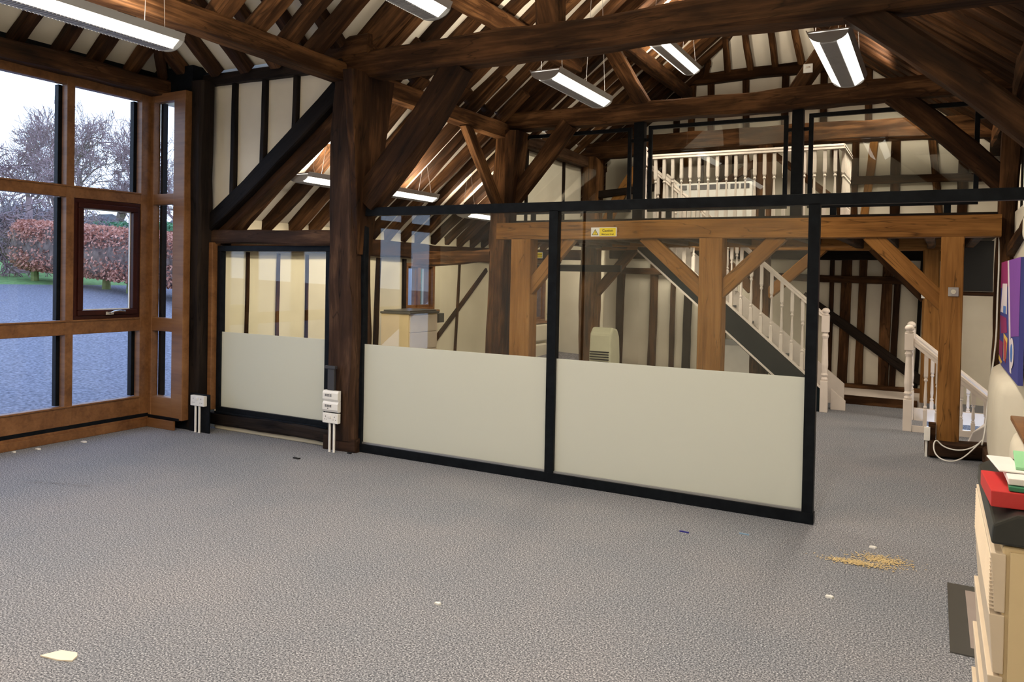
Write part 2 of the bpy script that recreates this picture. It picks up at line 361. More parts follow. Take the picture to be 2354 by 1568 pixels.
for yy in (3.45, 3.80, 4.16, 4.53, 4.88):   # hip end over the tall window
    t = min(5.3 - yy, 2.5) * 1.02
    rafter((-7.0, yy, ZW - 0.04), (-7.0 + t, yy, ZW - 0.04 + K * t), 0.115, 0.11, 'old', 'dark rafter above the tall window wall', 'rafters above the tall window wall', wob=0.014)
for i, xx in enumerate((-6.62, -6.22, -5.83, -5.42, -5.02, -4.62, -4.22)):
    t = min(2.45, xx + 7.05) if xx < -4.6 else 2.5
    a = 0.0 if xx < -4.7 else (xx + 4.7)
    rafter((xx, 5.30 - a, ZW - 0.04 + K * a), (xx, 5.30 - t, ZW - 0.04 + K * t), 0.125, 0.11, 'old', 'dark rafter on the side slope of the tall bay roof', 'rafters on the side slope of the tall bay', wob=0.014)
timber('hip_rafter', (-7.0, 5.30, ZW - 0.07), (hipx, YR + 0.03, ZW - 0.07 + K * 2.6), 0.09, 0.16, 'old', 'hip rafter rising from the corner of the tall window bay', 'rafter')
timber('purlin', (-3.76, 5.5, zl(-3.76) - 0.23), (-3.74, 8.35, zl(-3.74) - 0.23), 0.16, 0.17, 'older', 'square purlin under the left rafters nearer the tall bay', 'purlin', wob=0.014, bow=-0.03)
timber('purlin', (-3.34, 8.5, zl(-3.34) - 0.22), (-3.36, 11.6, zl(-3.36) - 0.22), 0.15, 0.16, 'older', 'square purlin under the left rafters over the mezzanine', 'purlin', wob=0.014, bow=-0.02)
# half hip rafters at the far end
for i, xx in enumerate((-3.17, -2.80, -2.46, -2.11, -1.75, -1.43, -1.06)):
    t = 1 - abs(xx - RX) / 1.45
    rafter((xx, 11.80, 4.60), (xx + (RX - xx) * 0.12, 11.80 - 1.12 * t, 4.60 + (RZ - 4.70) * t), 0.085, 0.09, 'older', 'short rafter of the far half hip above the collar', 'rafters of the far half hip', wob=0.012)

# main frame
timber('tie_beam', (-4.80, 5.43, 3.42), (0.75, 5.43, 3.385), 0.24, 0.235, 'old', 'heavy dark tie beam crossing the near end of the room overhead', 'beam', wob=0.014, bow=0.01)
timber('tie_beam', (-4.80, 8.43, 3.45), (0.75, 8.43, 3.47), 0.22, 0.215, 'older', 'brown tie beam directly above the black framed upper screens', 'beam', wob=0.016, bow=0.01)
timber('tie_beam', (-4.80, 10.97, 3.46), (0.70, 10.97, 3.46), 0.22, 0.26, 'old', 'weathered curved tie beam behind the upstairs balustrade', 'beam', wob=0.016, bow=0.10)
timber('collar_beam', (-3.72, 11.72, 4.62), (-0.45, 11.72, 4.62), 0.12, 0.16, 'old', 'dark collar beam high on the far end wall', 'beam', wob=0.012)
timber('arcade_plate', (-4.70, 2.9, 3.375), (-4.70, 8.35, 3.35), 0.20, 0.165, 'older', 'long arcade plate running from the near left to the second post', 'beam', wob=0.014)
timber('arcade_plate', (-4.73, 8.55, 3.33), (-4.73, 10.9, 3.33), 0.18, 0.16, 'post', 'arcade plate above the cream infill wall upstairs', 'beam', wob=0.012)
timber('arcade_plate', (0.66, 5.2, 3.34), (0.66, 11.8, 3.34), 0.20, 0.2, 'old', 'dark arcade plate under the right roof slope', 'beam', wob=0.012)
timber('arcade_post', (-4.62, 5.42, 0.10), (-4.60, 5.42, 3.32), 0.27, 0.31, 'post', 'knotty old oak post beside the black partition and sockets', 'post', up=(1, 0, 0), wob=0.014)
timber('filler_block', (-5.05, 5.40, 3.55), (-4.35, 5.40, 3.57), 0.20, 0.20, 'old', 'dark filler block added over the bright gap above the head of the knotty post', 'block', wob=0.02)  # added to cover a bright gap at the plate and rafter ends
timber('arcade_post', (-4.80, 8.42, 0.0), (-4.70, 8.42, 3.34), 0.25, 0.27, 'older', 'old oak post left of the mezzanine, behind the partition glass', 'post', up=(1, 0, 0), wob=0.016, cham=0.16)
timber('post_jowl', (-4.62, 8.36, 2.2), (-4.53, 8.36, 3.34), 0.14, 0.08, 'older', 'swelling jowl at the head of the second oak post', 'post', up=(1, 0, 0), wob=0.01, taper=-1.4)
timber('post_jowl', (-4.46, 5.40, 1.75), (-4.425, 5.40, 3.32), 0.18, 0.04, 'old', 'swelling jowl at the head of the near knotty post', 'post', up=(1, 0, 0), wob=0.006, taper=-2.2)
timber('arcade_post', (0.535, 8.42, 0.0), (0.595, 8.42, 3.34), 0.20, 0.15, 'old', 'dark leaning post at the right end of the mezzanine beam', 'post', up=(1, 0, 0), wob=0.012)
timber('arcade_post', (0.72, 5.42, 0.0), (0.70, 5.42, 3.34), 0.22, 0.2, 'old', 'dark post carrying the right end of the near tie beam', 'post', up=(1, 0, 0))
timber('arcade_post', (-4.63, 10.97, 0.0), (-4.61, 10.97, 3.4), 0.26, 0.26, 'older', 'end post at the far left of the mezzanine', 'post', up=(1, 0, 0), wob=0.014)
timber('wall_brace', (-4.43, 5.42, 2.22), (-3.50, 5.42, 3.34), 0.17, 0.26, 'old', 'thick curved brace from the near knotty post up to the tie beam', 'brace', wob=0.012, bow=-0.05)
timber('wall_brace', (0.70, 5.42, 2.26), (-0.52, 5.42, 3.37), 0.16, 0.17, 'old', 'broad dark brace overhead at the right end of the near tie beam', 'brace', wob=0.012, bow=0.03)
timber('wall_brace', (-4.70, 8.40, 2.42), (-3.85, 8.40, 3.40), 0.13, 0.20, 'older', 'brace from the second post up to the brown tie beam, left', 'brace', wob=0.012, bow=-0.02)
timber('wall_brace', (0.56, 8.40, 2.50), (-0.40, 8.40, 3.42), 0.13, 0.20, 'old', 'brace crossing the right upper screen up to the brown tie beam', 'brace', wob=0.01, bow=0.03)
timber('wall_brace', (-4.70, 8.22, 2.42), (-4.70, 7.42, 3.30), 0.09, 0.13, 'older', 'slender brace from the second post back to the arcade plate', 'brace', wob=0.008)
timber('queen_strut', (-2.66, 5.43, 3.50), (-3.05, 5.43, 4.70), 0.17, 0.21, 'old', 'dark curved strut standing on the near tie beam', 'strut', up=(1, 0, 0), bow=0.10)
timber('queen_strut', (-2.93, 8.43, 3.52), (-3.47, 8.43, 4.42), 0.15, 0.17, 'older', 'leaning strut on the brown tie beam, left of centre', 'strut', up=(1, 0, 0))
timber('queen_strut', (-1.31, 8.43, 3.54), (-0.72, 8.43, 4.42), 0.15, 0.15, 'old', 'leaning strut on the brown tie beam with a white sensor on it', 'strut', up=(1, 0, 0))
for yv, lb in ((5.43, 'near tie beam'), (8.43, 'brown tie beam')):
    timber('principal_rafter', (-4.75, yv, zl(-4.75) - 0.12), (RX, yv, RZ - 0.14), 0.16, 0.19, 'old', 'principal rafter rising left from the end of the ' + lb, 'rafter', wob=0.012)
    timber('principal_rafter', (0.72, yv, zr(0.72) - 0.12), (RX, yv, RZ - 0.14), 0.16, 0.19, 'old', 'principal rafter rising right of the ridge above the ' + lb, 'rafter', wob=0.012)
# tall bay: wall plates, raking timbers, aisle tie
timber('wall_plate', (-6.96, 2.4, 3.405), (-6.86, 5.32, 3.395), 0.20, 0.165, 'older', 'rough oak wall plate above the tall window', 'beam', wob=0.016, bow=0.015)
timber('wall_plate', (-7.05, 5.38, 3.48), (-4.65, 5.38, 3.45), 0.16, 0.11, 'black', 'black wall plate above the triangular plaster wall', 'beam', wob=0.008)
timber('raking_beam', (-6.45, 5.36, 1.99), (-4.72, 5.36, 3.23), 0.10, 0.16, 'black', 'black raking timber under the triangular plaster wall', 'beam', wob=0.008, bow=-0.02)
timber('raking_beam', (-6.40, 5.46, 1.90), (-4.70, 5.46, 3.13), 0.14, 0.17, 'older', 'brown raking timber with a sawn end behind the black one', 'beam', wob=0.014)
for x_, z0_ in ((-6.05, 2.33), (-5.64, 2.62), (-5.24, 2.84)):
    timber('wall_stud', (x_ - 0.01, 5.355, z0_ - 0.08), (x_ + 0.005, 5.365, 3.46), 0.055, 0.06, 'black',
           'thin black stud in the triangular plaster wall', 'stud', 'studs in the triangular plaster wall', up=(0, 1, 0), wob=0.004)
timber('aisle_tie', (-6.40, 5.40, 1.915), (-4.74, 5.40, 1.905), 0.18, 0.135, 'post', 'knotty horizontal beam above the small side screen', 'beam', wob=0.014)
timber('corner_post', (-6.43, 5.27, 0.0), (-6.38, 5.27, 3.44), 0.17, 0.17, 'black', 'black corner post between tall window and side screen', 'post', up=(1, 0, 0), wob=0.01)
box('oak_lining', -6.325, -6.27, 5.30, 5.40, 0.20, 1.86, M['stain'], bevel=0.004)
tag(D.objects['oak_lining'], 'narrow stained board between black corner post and side screen', 'board')
timber('sill_beam', (-6.36, 5.42, 0.10), (-4.72, 5.42, 0.115), 0.16, 0.12, 'black', 'rough dark sill beam under the small side screen', 'beam', wob=0.014, bow=0.01)
tag(box('plaster_kerb', -6.30, -4.78, 5.38, 5.46, 0.0, 0.05, M['plaster_y'], bevel=0.01), 'strip of bare plaster below the sill beam at the carpet', 'kerb')
timber('padstone_block', (-4.80, 5.40, 0.045), (-4.44, 5.40, 0.055), 0.22, 0.13, 'post', 'rough timber block under the foot of the knotty post', 'block', wob=0.02)
timber('aisle_tie', (-6.05, 8.42, 1.80), (-4.85, 8.42, 1.82), 0.18, 0.17, 'older', 'gnarled beam with a rounded end behind the partition glass', 'beam', wob=0.03)
timber('wall_plate', (-6.31, 5.5, 1.90), (-6.31, 13.4, 1.90), 0.14, 0.20, 'old', 'dark wall plate along the top of the low aisle wall', 'beam', wob=0.014)
# aisle wall studs
def wstud(p0, p1, w_, m='old', lab='thin dark stud in the low aisle wall', grp='studs in the low aisle wall', name='wall_stud', cat='stud', up=(1, 0, 0), h=0.04):
    return timber(name, p0, p1, w_, h, m, lab, cat, grp, up=up, wob=0.005)
AX = -6.345
for yv in (5.81, 6.25, 6.69): wstud((AX, yv - 0.01, 0.0), (AX, yv, 1.78), 0.04, lab='thin dark stud seen through the small side screen', grp='studs behind the small side screen')
wstud((AX, 7.92, 0.0), (AX, 8.0, 1.78), 0.085, 'black', 'black leaning stud left of the cream cabinet', None)
wstud((AX, 8.56, 0.0), (AX, 8.55, 1.78), 0.07, 'black', 'black stud against the left side of the casement window', None)
wstud((AX, 9.83, 0.0), (AX, 9.94, 1.78), 0.045)
wstud((AX, 11.4, 0.0), (AX, 11.4, 1.78), 0.09)
wstud((AX, 13.2, 0.0), (AX, 13.2, 1.78), 0.12)
wstud((AX, 9.02, 0.42), (AX, 10.75, 1.66), 0.075, 'old', 'diagonal brace set in the cream aisle wall', None, 'wall_brace', 'brace', up=(1, 0, 0))

# ------------------------------------------------------------------ end wall studs
EY = 11.775
for i, (x_, w_, m_) in enumerate([(-4.45, .12, 'old'), (-3.88, .12, 'old'), (-3.56, .07, 'post'), (-3.34, .12, 'black'), (-2.78, .09, 'black'),
                                  (-1.28, .055, 'old'), (-1.11, .13, 'older'), (-.89, .10, 'old'), (-.58, .13, 'older'), (-.46, .08, 'old'), (-.17, .05, 'black')]):
    timber('wall_stud', (x_ - R.uniform(0, .03), EY, 0.14), (x_ + R.uniform(0, .03), EY, 1.98), 0.06, w_, m_, 'dark oak stud in the far wall below the mezzanine', 'stud', 'far wall studs below the mezzanine', up=(1, 0, 0), wob=0.008)
timber('wall_rail', (-4.6, 11.75, 1.70), (0.0, 11.75, 1.60), 0.07, 0.10, 'old', 'dark horizontal rail across the lower far wall', 'rail', wob=0.01)
timber('wall_brace', (-1.65, 11.74, 1.38), (-0.12, 11.74, 0.26), 0.05, 0.13, 'black', 'long black diagonal brace on the far wall by the stairs', 'brace', wob=0.008)
timber('sill_beam', (-4.7, 11.74, 0.14), (0.0, 11.74, 0.13), 0.08, 0.07, 'older', 'brown sill along the foot of the far wall', 'beam', wob=0.006)
timber('joist_plate', (-4.6, 11.72, 1.96), (0.2, 11.72, 1.96), 0.10, 0.15, 'black', 'black beam under the upper floor against the far wall', 'beam', wob=0.006)
tag(box('low_ledge', -4.5, -0.1, 10.98, 11.76, 0.0, 0.11, [M['paint'], M['old']][0]), 'low cream topped ledge along the foot of the far wall', 'ledge')
timber('ledge_front', (-1.15, 10.95, 0.055), (-0.16, 10.95, 0.055), 0.05, 0.11, 'old', 'dark timber front of the low ledge between the newel posts', 'beam', wob=0.004)
for i, x_ in enumerate((-3.80, -3.42, -3.17, -2.85, -2.66, -2.47, -1.75, -1.24, -1.0, -.82, -.50, -.05, .3)):
    lean = (0.0, 0.08, 0.0, -0.1, 0.0, 0.1)[i % 6]
    timber('wall_stud', (x_ + lean, EY - 0.02 * (i % 2), 2.26), (x_ - lean * 0.5, EY - 0.02 * (i % 2), 3.62), 0.06, R.uniform(.07, .12), 'honey' if i % 4 == 1 else ('older' if i % 2 else 'old'),
           'upright oak stud in the far wall upstairs', 'stud', 'far wall studs upstairs', up=(1, 0, 0), wob=0.014)
for i, x_ in enumerate((-3.58, -3.34, -3.04, -2.52, -1.96, -1.44, -0.85, -0.3)):
    timber('wall_stud', (x_, EY, 3.60), (x_ + R.uniform(-.02, .02), EY, 4.55 if x_ > -3.6 and x_ < -0.5 else 4.1), 0.06, 0.095, 'old', 'short dark stud between tie and collar on the far wall', 'stud', 'far wall studs below the collar', up=(1, 0, 0), wob=0.008)
timber('wall_rail', (-4.6, EY - 0.02, 3.60), (0.6, EY - 0.02, 3.60), 0.08, 0.14, 'old', 'dark plate across the far wall above the upper studs', 'rail', wob=0.012)
timber('wall_rail', (-1.2, 11.74, 2.98), (0.5, 11.74, 2.98), 0.07, 0.11, 'older', 'short rail across the upstairs studs right of the balustrade', 'rail', wob=0.012)
timber('centre_post', (-2.08, 10.97, 2.26), (-2.06, 10.97, 3.42), 0.2, 0.21, 'older', 'broad oak post upstairs behind the convector heater', 'post', up=(1, 0, 0), wob=0.012)
timber('wall_brace', (-2.12, 10.93, 3.25), (-2.95, 10.93, 2.72), 0.05, 0.09, 'older', 'upstairs brace sloping down left of the broad post', 'brace', wob=0.008)
timber('wall_brace', (-1.95, 10.93, 3.28), (-1.10, 10.93, 2.58), 0.05, 0.09, 'older', 'upstairs brace sloping down right of the broad post', 'brace', wob=0.008)
timber('wall_rail', (-4.50, 10.93, 2.83), (-3.60, 10.93, 2.90), 0.07, 0.11, 'black', 'short black rail beside the upper end post', 'rail', wob=0.014)
timber('queen_strut', (-3.75, 10.95, 3.33), (-4.4, 10.95, 2.35), 0.09, 0.16, 'honey', 'pale curved brace beside the upper end post', 'brace', wob=0.012, bow=0.05)
for yv in (9.08, 10.24): wstud((-4.77, yv, 2.26), (-4.77, yv, 3.26), 0.05, 'black', 'thin black stud in the cream infill wall upstairs', 'studs in the upstairs infill wall')

# honey oak mezzanine frame
OF = 8.24
def oak(name, p0, p1, w_, h_, lab, cat='post', up=(1, 0, 0), **kw): return timber(name, p0, p1, w_, h_, 'honey', lab, cat, up=up, wob=0.003, cham=0.04, **kw)
timber('mezzanine_beam', (-4.67, OF, 2.118), (0.51, OF, 2.118), 0.20, 0.20, 'honey', 'long honey oak beam carrying the mezzanine, with caution sign', 'beam', wob=0.003, cham=0.04)
oak('oak_post', (-4.335, OF, 0.0), (-4.335, OF, 2.02), 0.20, 0.265, 'honey oak post at the left end of the mezzanine beam')
oak('oak_post', (-2.075, OF, 0.0), (-2.075, OF, 2.02), 0.20, 0.25, 'honey oak post in the middle under the mezzanine beam')
oak('oak_post', (0.135, OF, 0.12), (0.135, OF, 2.02), 0.20, 0.185, 'honey oak post at the right with the grey dimmer switch')
for (x0, z0, x1, z1, lab) in [(-4.25, 1.42, -3.70, 2.05, 'oak knee brace right of the left honey post'), (-2.16, 1.45, -2.82, 2.05, 'oak knee brace left of the middle honey post'),
                              (-2.0, 1.45, -1.38, 2.05, 'oak knee brace right of the middle honey post'), (0.08, 1.40, -0.56, 2.05, 'oak knee brace left of the right honey post')]:
    timber('knee_brace', (x0, OF - 0.02, z0), (x1, OF - 0.02, z1), 0.09, 0.15, 'honey', lab, 'brace', wob=0.003, cham=0.04)
IY = 10.97
timber('mezzanine_beam', (-4.6, 10.97, 2.07), (0.2, 10.97, 2.07), 0.18, 0.16, 'honey', 'second oak beam under the back of the mezzanine', 'beam', wob=0.004, cham=0.05)
timber('oak_post', (-2.10, IY, 0.0), (-2.10, IY, 2.0), 0.22, 0.23, 'older', 'brown post behind the foot of the staircase', 'post', up=(1, 0, 0), wob=0.008)
timber('oak_post', (-0.04, IY, 0.10), (-0.04, IY, 2.0), 0.2, 0.19, 'honey', 'brown oak post behind the right newel posts', 'post', up=(1, 0, 0), wob=0.005)
for (x0, z0, x1, z1, m_, lab) in [(-4.50, 1.35, -3.90, 2.03, 'older', 'dark knee brace beside the far left post'), (-2.0, 1.38, -1.30, 2.03, 'honey', 'rear knee brace rising right behind the stairs'),
                                  (-2.2, 1.45, -2.75, 2.03, 'older', 'rear knee brace rising left behind the stairs'), (-0.1, 1.40, -0.70, 2.03, 'older', 'rear knee brace left of the back right post')]:
    timber('knee_brace', (x0, IY - 0.04, z0), (x1, IY - 0.04, z1), 0.09, 0.14, m_, lab, 'brace', wob=0.005)
for i in range(13):
    x_ = -4.45 + i * 0.40
    y1_ = 9.95 if -3.78 < x_ < -0.95 else 10.9
    timber('floor_joist', (x_, 8.34, 2.075), (x_, y1_, 2.075), 0.09, 0.12, 'old', 'dark floor joist under the mezzanine', 'joist', 'mezzanine floor joists', wob=0.004)
timber('trimmer_beam', (-3.85, 9.92, 2.07), (-0.9, 9.92, 2.07), 0.10, 0.15, 'honey', 'oak trimmer beam along the front of the stair opening', 'beam', wob=0.004)
timber('sill_beam', (-0.03, 8.10, 0.075), (0.48, 8.22, 0.075), 0.20, 0.13, 'post', 'worn sill timber under the right honey oak post', 'beam', wob=0.016)
tag(box('post_packer', -0.02, 0.04, 8.10, 8.20, 0.10, 0.30, M['old'], bevel=0.004), 'small dark packing block at the foot of the right oak post', 'block')

# ------------------------------------------------------------------ tall window
WX = -6.95
win = tag(D.objects.new('window_1', None), kind='structure'); link(win)
YS = [(5.00, 5.12), (4.243, 4.318), (3.50, 3.575), (2.76, 2.835), (2.02, 2.095), (1.28, 1.355), (0.5, 0.60)]
ZR = [(3.25, 3.335), (2.228, 2.335), (0.967, 1.10), (0.10, 0.312)]
m_ = MB(); x0, x1 = -7.03, WX
for a, b in YS: m_.box(x0, x1 + 0.004, a, b, 0.10, 3.335)
for c, d in ZR: m_.box(x0, x1, 0.5, 5.05, c, d)
m_.build('window_frame', M['stain'], win, bevel=0.006)
m_ = MB()
for a, b in YS[:]:
    for (c, d) in ((0.312, 0.967), (1.10, 2.228), (2.335, 3.25)): m_.box(-7.09, -7.035, a - 0.03, a + 0.01, c, d); m_.box(-7.09, -7.035, b - 0.01, b + 0.012, c, d)
m_.build('outer_bead', M['steel'], win)
mould = MB()
for c in (0.312, 1.10, 2.335): mould.box(x1 - 0.01, x1 + 0.012, 0.55, 5.0, c - 0.012, c + 0.003)
mould.build('sill_moulding', M['stain'], win, bevel=0.003)
for i in range(len(YS) - 1):
    a, b = YS[i + 1][1], YS[i][0]
    for (c, d) in ((0.312, 0.967), (1.10, 2.228), (2.335, 3.25)):
        if i == 0 and c == 1.10: continue
        box('pane', -7.045, -7.04, a, b, c, d, M['pane'], win)
sash = tag(D.objects.new('opening_sash', None)); link(sash, win)
def ring(mb, ax, p0, p1, a0, a1, c0, c1, t):
    # rectangular ring in the plane normal to ax
    def bx(u0, u1, v0, v1):
        if ax == 'x': mb.box(p0, p1, u0, u1, v0, v1)
        else: mb.box(u0, u1, p0, p1, v0, v1)
    bx(a0, a1, c0, c0 + t); bx(a0, a1, c1 - t, c1); bx(a0, a0 + t, c0 + t, c1 - t); bx(a1 - t, a1, c0 + t, c1 - t)
q = MB(); ring(q, 'x', -7.03, -6.955, 4.320, 4.998, 1.103, 2.226, 0.036); q.build('sash_surround', M['mahog'], sash, bevel=0.004)
q = MB(); ring(q, 'x', -7.02, -6.935, 4.356, 4.962, 1.139, 2.190, 0.050); q.build('sash_frame', M['mahog'], sash, bevel=0.006)
q = MB(); ring(q, 'x', -7.0, -6.985, 4.406, 4.912, 1.189, 2.140, 0.008); q.build('sash_gasket', M['white'], sash)
box('sash_pane', -6.995, -6.99, 4.40, 4.918, 1.18, 2.145, M['pane'], sash)
q = MB(); q.tube([(-6.93, 4.66, 1.155), (-6.90, 4.66, 1.16), (-6.885, 4.68, 1.172), (-6.885, 4.74, 1.178), (-6.89, 4.80, 1.170)], 0.009, 8); q.box(-6.935, -6.92, 4.62, 4.70, 1.142, 1.17)
q.build('handle', M['chrome'], sash, smooth=False)
win2 = tag(D.objects.new('window_2', None), kind='structure'); link(win2)
q = MB()
for a, b in ((-7.03, -6.905), (-6.605, -6.44)): q.box(a, b, 5.10, 5.18, 0.10, 3.335)
for c, d in ZR: q.box(-6.93, -6.55, 5.105, 5.18, c, d)
q.build('window_frame', M['stain'], win2, bevel=0.006)
q = MB(); q.box(-6.91, -6.875, 5.185, 5.24, 0.3, 3.26); q.box(-6.62, -6.6, 5.185, 5.24, 0.3, 3.26); q.build('outer_bead', M['steel'], win2)
for (c, d) in ((0.312, 0.967), (1.10, 2.228), (2.335, 3.25)): box('pane', -6.905, -6.605, 5.165, 5.17, c, d, M['pane'], win2)
# skirting
q = MB(); q.box(-6.95, -6.925, 0.5, 5.10, 0, 0.075); q.box(-6.95, -6.937, 0.5, 5.10, 0.07, 0.10)
tag(q.build('baseboard_left', M['stain'], org=(0, 0, 0), bevel=0.005), kind='structure')
q = MB(); q.box(-6.925, -6.53, 5.075, 5.10, 0, 0.09); tag(q.build('baseboard_return', M['stain'], org=(0, 0, 0), bevel=0.005), kind='structure')
q = MB(); q.box(-7.0, -6.944, 0.5, 5.11, 0.10, 0.135); q.box(-6.95, -6.48, 5.095, 5.12, 0.095, 0.12)
tag(q.build('trim_2', M['steel'], org=(0, 0, 0)), kind='structure')
q = MB(); q.box(-7.12, -7.02, 0.3, 5.4, -0.25, 0.11); q.box(-7.12, -7.02, 0.3, 5.4, 3.33, 3.6); q.box(-7.02, -6.45, 5.19, 5.42, 3.33, 3.6); q.box(-7.02, -6.45, 5.19, 5.3, -0.2, 0.11)
tag(q.build('wall_left_outer', M['steel'], org=(0, 0, 0)), kind='structure')

def casement(n, y0, y1, z0, z1, x=-6.35, rev=0.10):
    w_ = tag(D.objects.new('window_%d' % n, None), kind='structure'); link(w_)
    q = MB(); ring(q, 'x', x - 0.16, x + 0.01, y0 - 0.035, y1 + 0.035, z0 - 0.035, z1 + 0.03, 0.045); q.box(x - 0.13, x - 0.02, (y0 + y1) / 2 - 0.035, (y0 + y1) / 2 + 0.035, z0, z1)
    q.build('window_frame', M['stain'], w_, bevel=0.004)
    box('window_sill', x - 0.02, x + 0.06, y0 - 0.02, y1 + 0.10, z0 - 0.07, z0 - 0.03, M['stain'], w_, bevel=0.006)
    ym = (y0 + y1) / 2
    for a, b in ((y0 + 0.01, ym - 0.035), (ym + 0.035, y1 - 0.01)):
        c = tag(D.objects.new('casement', None)); link(c, w_)
        q = MB(); ring(q, 'x', x - 0.10, x - 0.05, a, b, z0 + 0.01, z1 - 0.01, 0.035); q.build('casement_frame', M['stain'], c, bevel=0.003)
        box('pane', x - 0.08, x - 0.075, a + 0.03, b - 0.03, z0 + 0.03, z1 - 0.03, M['pane'], c)
    q = MB(); q.tube([(x - 0.04, ym + 0.01, (z0 + z1) / 2 - 0.05), (x + 0.0, ym + 0.01, (z0 + z1) / 2 - 0.03), (x, ym + 0.01, (z0 + z1) / 2 + 0.05)], 0.007, 6)
    q.build('handle', M['chrome'], w_)
casement(3, 8.64, 9.26, 1.10, 1.70); casement(4, 12.30, 12.90, 0.78, 1.52)
# bulging plaster panels round the second casement
for (a, b, c, d) in [(11.46, 12.22, 0.75, 1.60), (11.46, 12.22, 0.0, 0.70), (12.98, 13.14, 0.85, 1.55), (12.98, 13.14, 0.1, 0.80), (12.26, 12.94, 0.38, 0.70), (12.26, 12.94, 0.0, 0.34)]:
    o = MB().box(-6.36, -6.29, a, b, c, d).build('plaster_panel', M['plaster'], D.objects['wall_left'], bevel=0.03); o.matrix_parent_inverse = Matrix.Identity(4)

# ------------------------------------------------------------------ small side screen
def at_world(t):  # children are built in world coordinates relative to the thing's location
    return t.location
def part(name, mb, m, t, bevel=0, smooth=False, sub=None):
    L_ = t.location
    o = mb.build(name, m, sub or t, org=(L_.x, L_.y, L_.z), bevel=bevel, smooth=smooth); return o
t = thing('side_screen', 'small black framed glass screen between black corner post and knotty post, lower half frosted', 'screen', (-5.57, 5.40, 0.17))
q = MB(); ring(q, 'y', 5.36, 5.42, -6.27, -4.80, 0.175, 1.83, 0.055); q.box(-6.27, -4.80, 5.345, 5.37, 0.165, 0.185); part('screen_frame', q, M['steel'], t, 0.003)
g = part('glass_pane', MB().box(-6.22, -4.85, 5.388, 5.396, 0.22, 1.785), M['pglass'], t)
o = part('frosted_film', MB().box(-6.22, -4.85, 5.383, 5.386, 0.22, 0.975), M['frost'], t, sub=g); o['label'] = 'frosted white lower half'
# ------------------------------------------------------------------ glass partition
t = thing('glass_partition', 'long black framed glass partition with frosted lower half and a rail running on to the right wall', 'partition', (-2.55, 5.40, 0.0))
for a, b in ((-4.50, -4.425), (-2.62, -2.545), (-0.735, -0.665)):
    part('post', MB().box(a, b, 5.375, 5.44, 0.0, 2.10), M['steel'], t, 0.003)
part('top_rail', MB().box(-4.56, 0.62, 5.375, 5.44, 2.09, 2.163), M['steel'], t, 0.003)
part('bottom_rail', MB().box(-4.47, -0.66, 5.37, 5.445, 0.0, 0.075), M['steel'], t, 0.003)
for a, b in ((-4.425, -2.62), (-2.545, -0.735)):
    part('glazing_bead', MB().box(a, b, 5.385, 5.40, 0.075, 0.09), M['alu'], t)
    g = part('glass_pane', MB().box(a, b, 5.408, 5.416, 0.08, 2.09), M['pglass'], t)
    o = part('frosted_film', MB().box(a, b, 5.402, 5.405, 0.08, 0.957), M['frost'], t, sub=g); o['label'] = 'frosted white lower half'
# ------------------------------------------------------------------ upper screens
for (a, b, z0, z1, lab) in [(-4.50, -3.03, 2.325, 3.275, 'leftmost of the three black framed glass screens on the mezzanine edge'),
                            (-2.83, -1.35, 2.325, 3.275, 'middle of the three black framed glass screens, in front of the balustrade'),
                            (-1.15, 0.33, 2.325, 3.275, 'rightmost of the three black framed glass screens, crossed by a brace')]:
    a *= 1.022; b *= 1.022; z0 = 1.6 + (z0 - 1.6) * 1.022; z1 = 1.6 + (z1 - 1.6) * 1.022
    t = thing('guard_screen', lab, 'screen', ((a + b) / 2, 8.48, 2.3))
    q = MB(); ring(q, 'y', 8.465, 8.505, a, b, z0, z1, 0.042); part('screen_frame', q, M['steel'], t, 0.002)
    part('glass_pane', MB().box(a + 0.042, b - 0.042, 8.482, 8.488, z0 + 0.042, z1 - 0.042), M['pglass'], t)
    q = MB()
    for xx in (a + 0.25, b - 0.25): q.box(xx - 0.03, xx + 0.03, 8.47, 8.50, 2.26, z0)
    for xx, s in ((a, -1), (b, 1)): q.box(min(xx, xx + s * 0.08), max(xx, xx + s * 0.08), 8.47, 8.50, 3.14, 3.175)
    part('fixing_lug', q, M['steel'], t)
tag(box('screen_post', -3.055, -2.935, 8.43, 8.53, 2.26, 3.39, M['steel'], bevel=0.003), 'black square post between left and middle upper screens', 'post')
tag(box('screen_post', -1.337, -1.225, 8.43, 8.53, 2.26, 3.39, M['steel'], bevel=0.003), 'black square post between middle and right upper screens', 'post')

